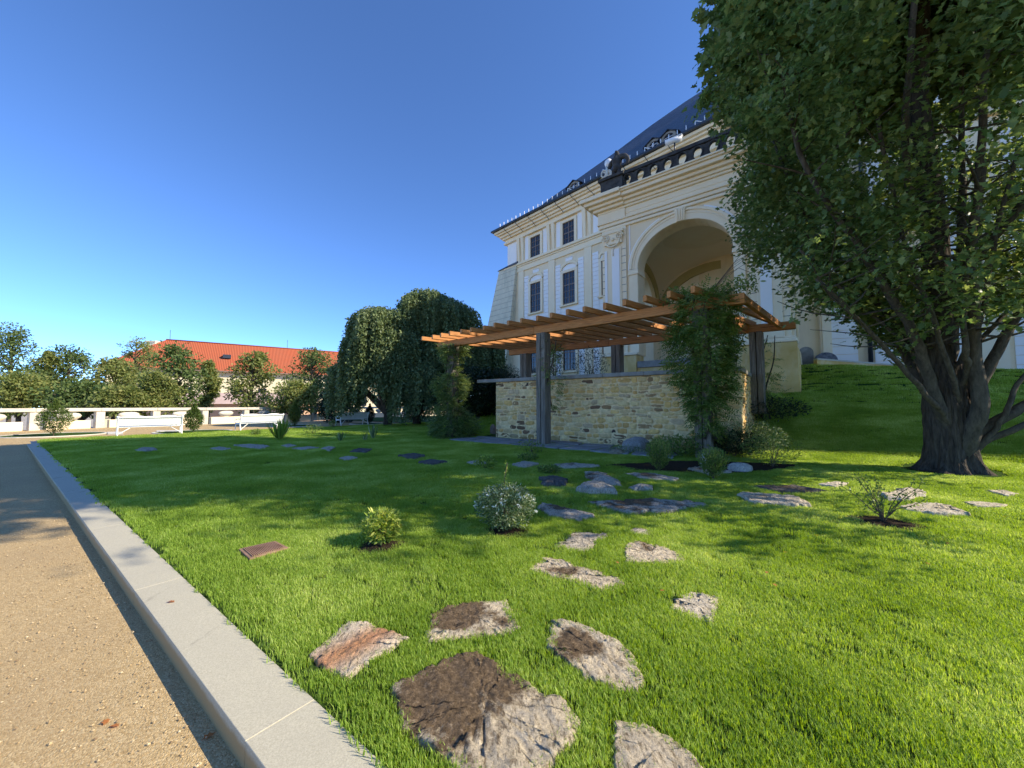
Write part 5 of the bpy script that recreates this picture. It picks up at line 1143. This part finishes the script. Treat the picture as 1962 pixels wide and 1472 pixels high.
for s in np.arange(-4,58,4.2):
    b=MB(RF); b.box(s-.75,s+.75,-8.06,-8.0,1.2,5.0); f=b.build('window',M['glass'],rb); b=MB(RF); b.box(s-.95,s+.95,-8.1,-8.0,5.0,5.25); b.box(s-.95,s+.95,-8.12,-8.0,.95,1.2); b.build('window_trim',M['trim'],f)
b=MB(RF); b.box(-7.2,61,-8.3,-8.0,-.8,-.3); b.build('string_course',M['trim'],rb)
x,y,z=atd(289,655,120); b=MB(); b.box(x-1.4,x+1.4,y,y+6,-6,z); b.box(x-1.6,x+1.6,y-.2,y+6.2,z,z+.3); o=b.build('distant_tower',M['trim']); tag(o,'pale flat topped building peeping out left of the red roof','building')
x,y,z=atd(405,768,60); b=MB(); b.box(x-14,x+14,y,y+10,-6,z-.4); o=empty('low_house',(x,y,-6),'low house with faded pink roof just above the balustrade rail','house'); b.build('wall',mat('orange_render',mottled((.55,.33,.20),(.62,.40,.26),.3,5,.1,.02)),o)
roofmesh('roof',WLD,[(x-14.6,y-.8,z-.5),(x+14.6,y-.8,z-.5),(x+14,y+5,z+1.4),(x-14,y+5,z+1.4)],[(0,1,2,3)],mat('faded_pink_roof',mottled((.50,.36,.29),(.62,.46,.38),.6,8,.3,.02)),parent=o)
# ================================================================ GRASS
def inpoly(P,poly):
    x,y=P[:,0],P[:,1]; c=np.zeros(len(P),bool); n=len(poly); j=n-1
    for i in range(n):
        xi,yi=poly[i]; xj,yj=poly[j]; k=((yi>y)!=(yj>y))&(x<(xj-xi)*(y-yi)/(yj-yi+1e-12)+xi); c^=k; j=i
    return c
def blademesh(name,nb,R_,h,w,seed):
    r=np.random.default_rng(seed); vs=[];fs=[]
    for i in range(nb):
        a=r.random()*6.283; rr=R_*math.sqrt(r.random()); x,y=rr*math.cos(a),rr*math.sin(a); b_=r.random()*6.283; lean=r.random()*.55*h+.1*h; hh=h*(.55+.55*r.random()); ww=w*(.7+.6*r.random())
        dx,dy=math.cos(b_),math.sin(b_); sx_,sy_=-dy*ww/2,dx*ww/2; k=len(vs)
        vs+=[(x-sx_,y-sy_,-.01),(x+sx_,y+sy_,-.01),(x+dx*lean*.35-sx_*.8,y+dy*lean*.35-sy_*.8,hh*.6),(x+dx*lean*.35+sx_*.8,y+dy*lean*.35+sy_*.8,hh*.6),(x+dx*lean,y+dy*lean,hh)]
        fs+=[(k,k+1,k+3,k+2),(k+2,k+3,k+4)]
    me=bpy.data.meshes.new(name); me.from_pydata(vs,[],fs); me.update(); me.materials.append(M['grass']); return bpy.data.objects.new(name,me)
tufts=[blademesh('grass_tuft',54,.055,.036,.0036,11),blademesh('grass_tuft',54,.055,.032,.0036,12),blademesh('grass_tuft',90,.14,.042,.008,13)]
def ring(dens,lo,hi,sc,kind):
    # sample the lawn rectangle in (a,n), keep by distance and by what the lens can take in (with a margin)
    A=(-9,AFAR) ; Nr=(KN1+.02,24.5); area=(A[1]-A[0])*(Nr[1]-Nr[0]); n=int(area*dens); a=rng.random(n)*(A[1]-A[0])+A[0]; m=rng.random(n)*(Nr[1]-Nr[0])+Nr[0]
    x=-.8*a+.6*m; y=.6*a+.8*m; d=np.hypot(x,y); k=(d>=lo)&(d<hi)&(y>-.8)&(np.abs(x)<y*1.6+3.5); k&=(m>KN1+.012*sc+.006*d); P=np.stack([x[k],y[k]],1); return P,sc,kind
PTS=[];SCL=[];KND=[]
for dens,lo,hi,sc,kd in ((680,0,2.8,1.0,0),(560,2.8,4.8,1.0,0),(340,4.8,7.5,1.2,0),(150,7.5,12,.9,2),(150,12,19,1.1,2),(38,19,34,1.6,2)):
    P,sc,kd=ring(dens,lo,hi,sc,kd); keep=np.ones(len(P),bool)
    for po in POLYS:
        mn,mx=po.min(0)-.1,po.max(0)+.1; c=np.where((P[:,0]>mn[0])&(P[:,0]<mx[0])&(P[:,1]>mn[1])&(P[:,1]<mx[1])&keep)[0]
        if len(c): cc=po.mean(0); keep[c[inpoly(P[c],cc+(po-cc)*.93)]]=False
    # not under the wall and loggia
    s_=P@np.array(WF.e1)-WO; d_=P@np.array(WF.e2)-WDD; keep&=~((s_>-.9)&(s_<LEN)&(d_>-.05)&(d_<8.5))
    dd=np.hypot(P[:,0]-TX,P[:,1]-TY); keep&=dd>.85
    P=P[keep]; PTS.append(P); SCL.append(sc*(.75+.5*rng.random(len(P)))); KND.append(np.where(kd==0,rng.integers(0,2,len(P)),2))
P=np.concatenate(PTS); SCL=np.concatenate(SCL).astype('f'); KND=np.concatenate(KND).astype('i')
Z=np.array([terr(x,y) for x,y in P]); V=np.column_stack([P,Z]).astype('f')
me=bpy.data.meshes.new('grass'); me.vertices.add(len(V)); me.vertices.foreach_set('co',V.ravel())
at=me.attributes.new('sc','FLOAT','POINT'); at.data.foreach_set('value',SCL); at=me.attributes.new('kd','INT','POINT'); at.data.foreach_set('value',KND)
at=me.attributes.new('rt','FLOAT','POINT'); at.data.foreach_set('value',(rng.random(len(V))*6.283).astype('f')); me.update(); me.materials.append(M['grass'])
go=bpy.data.objects.new('grass',me); COL.objects.link(go); tag(go,'short mown green grass covering the whole lawn and slope','grass',kind='stuff')
ng=bpy.data.node_groups.new('grass_scatter','GeometryNodeTree'); ng.interface.new_socket('Geometry',in_out='INPUT',socket_type='NodeSocketGeometry'); ng.interface.new_socket('Geometry',in_out='OUTPUT',socket_type='NodeSocketGeometry')
gi=ng.nodes.new('NodeGroupInput'); go_=ng.nodes.new('NodeGroupOutput'); jn=ng.nodes.new('GeometryNodeJoinGeometry')
def na(name,dt):
    x=ng.nodes.new('GeometryNodeInputNamedAttribute'); x.data_type=dt; x.inputs[0].default_value=name; return x.outputs[0]
sc_,kd_,rt_=na('sc','FLOAT'),na('kd','INT'),na('rt','FLOAT'); cx_=ng.nodes.new('ShaderNodeCombineXYZ'); ng.links.new(rt_,cx_.inputs[2])
for i,t in enumerate(tufts):
    oi=ng.nodes.new('GeometryNodeObjectInfo'); oi.inputs[0].default_value=t; oi.inputs['As Instance'].default_value=True
    cp=ng.nodes.new('FunctionNodeCompare'); cp.data_type='INT'; cp.operation='EQUAL'; ng.links.new(kd_,cp.inputs[2]); cp.inputs[3].default_value=i
    ip=ng.nodes.new('GeometryNodeInstanceOnPoints'); ng.links.new(gi.outputs[0],ip.inputs['Points']); ng.links.new(cp.outputs[0],ip.inputs['Selection']); ng.links.new(oi.outputs['Geometry'],ip.inputs['Instance'])
    ng.links.new(cx_.outputs[0],ip.inputs['Rotation']); ng.links.new(sc_,ip.inputs['Scale']); ng.links.new(ip.outputs[0],jn.inputs[0])
ng.links.new(jn.outputs[0],go_.inputs[0]); md=go.modifiers.new('scatter','NODES'); md.node_group=ng
print('GRASS',len(V))
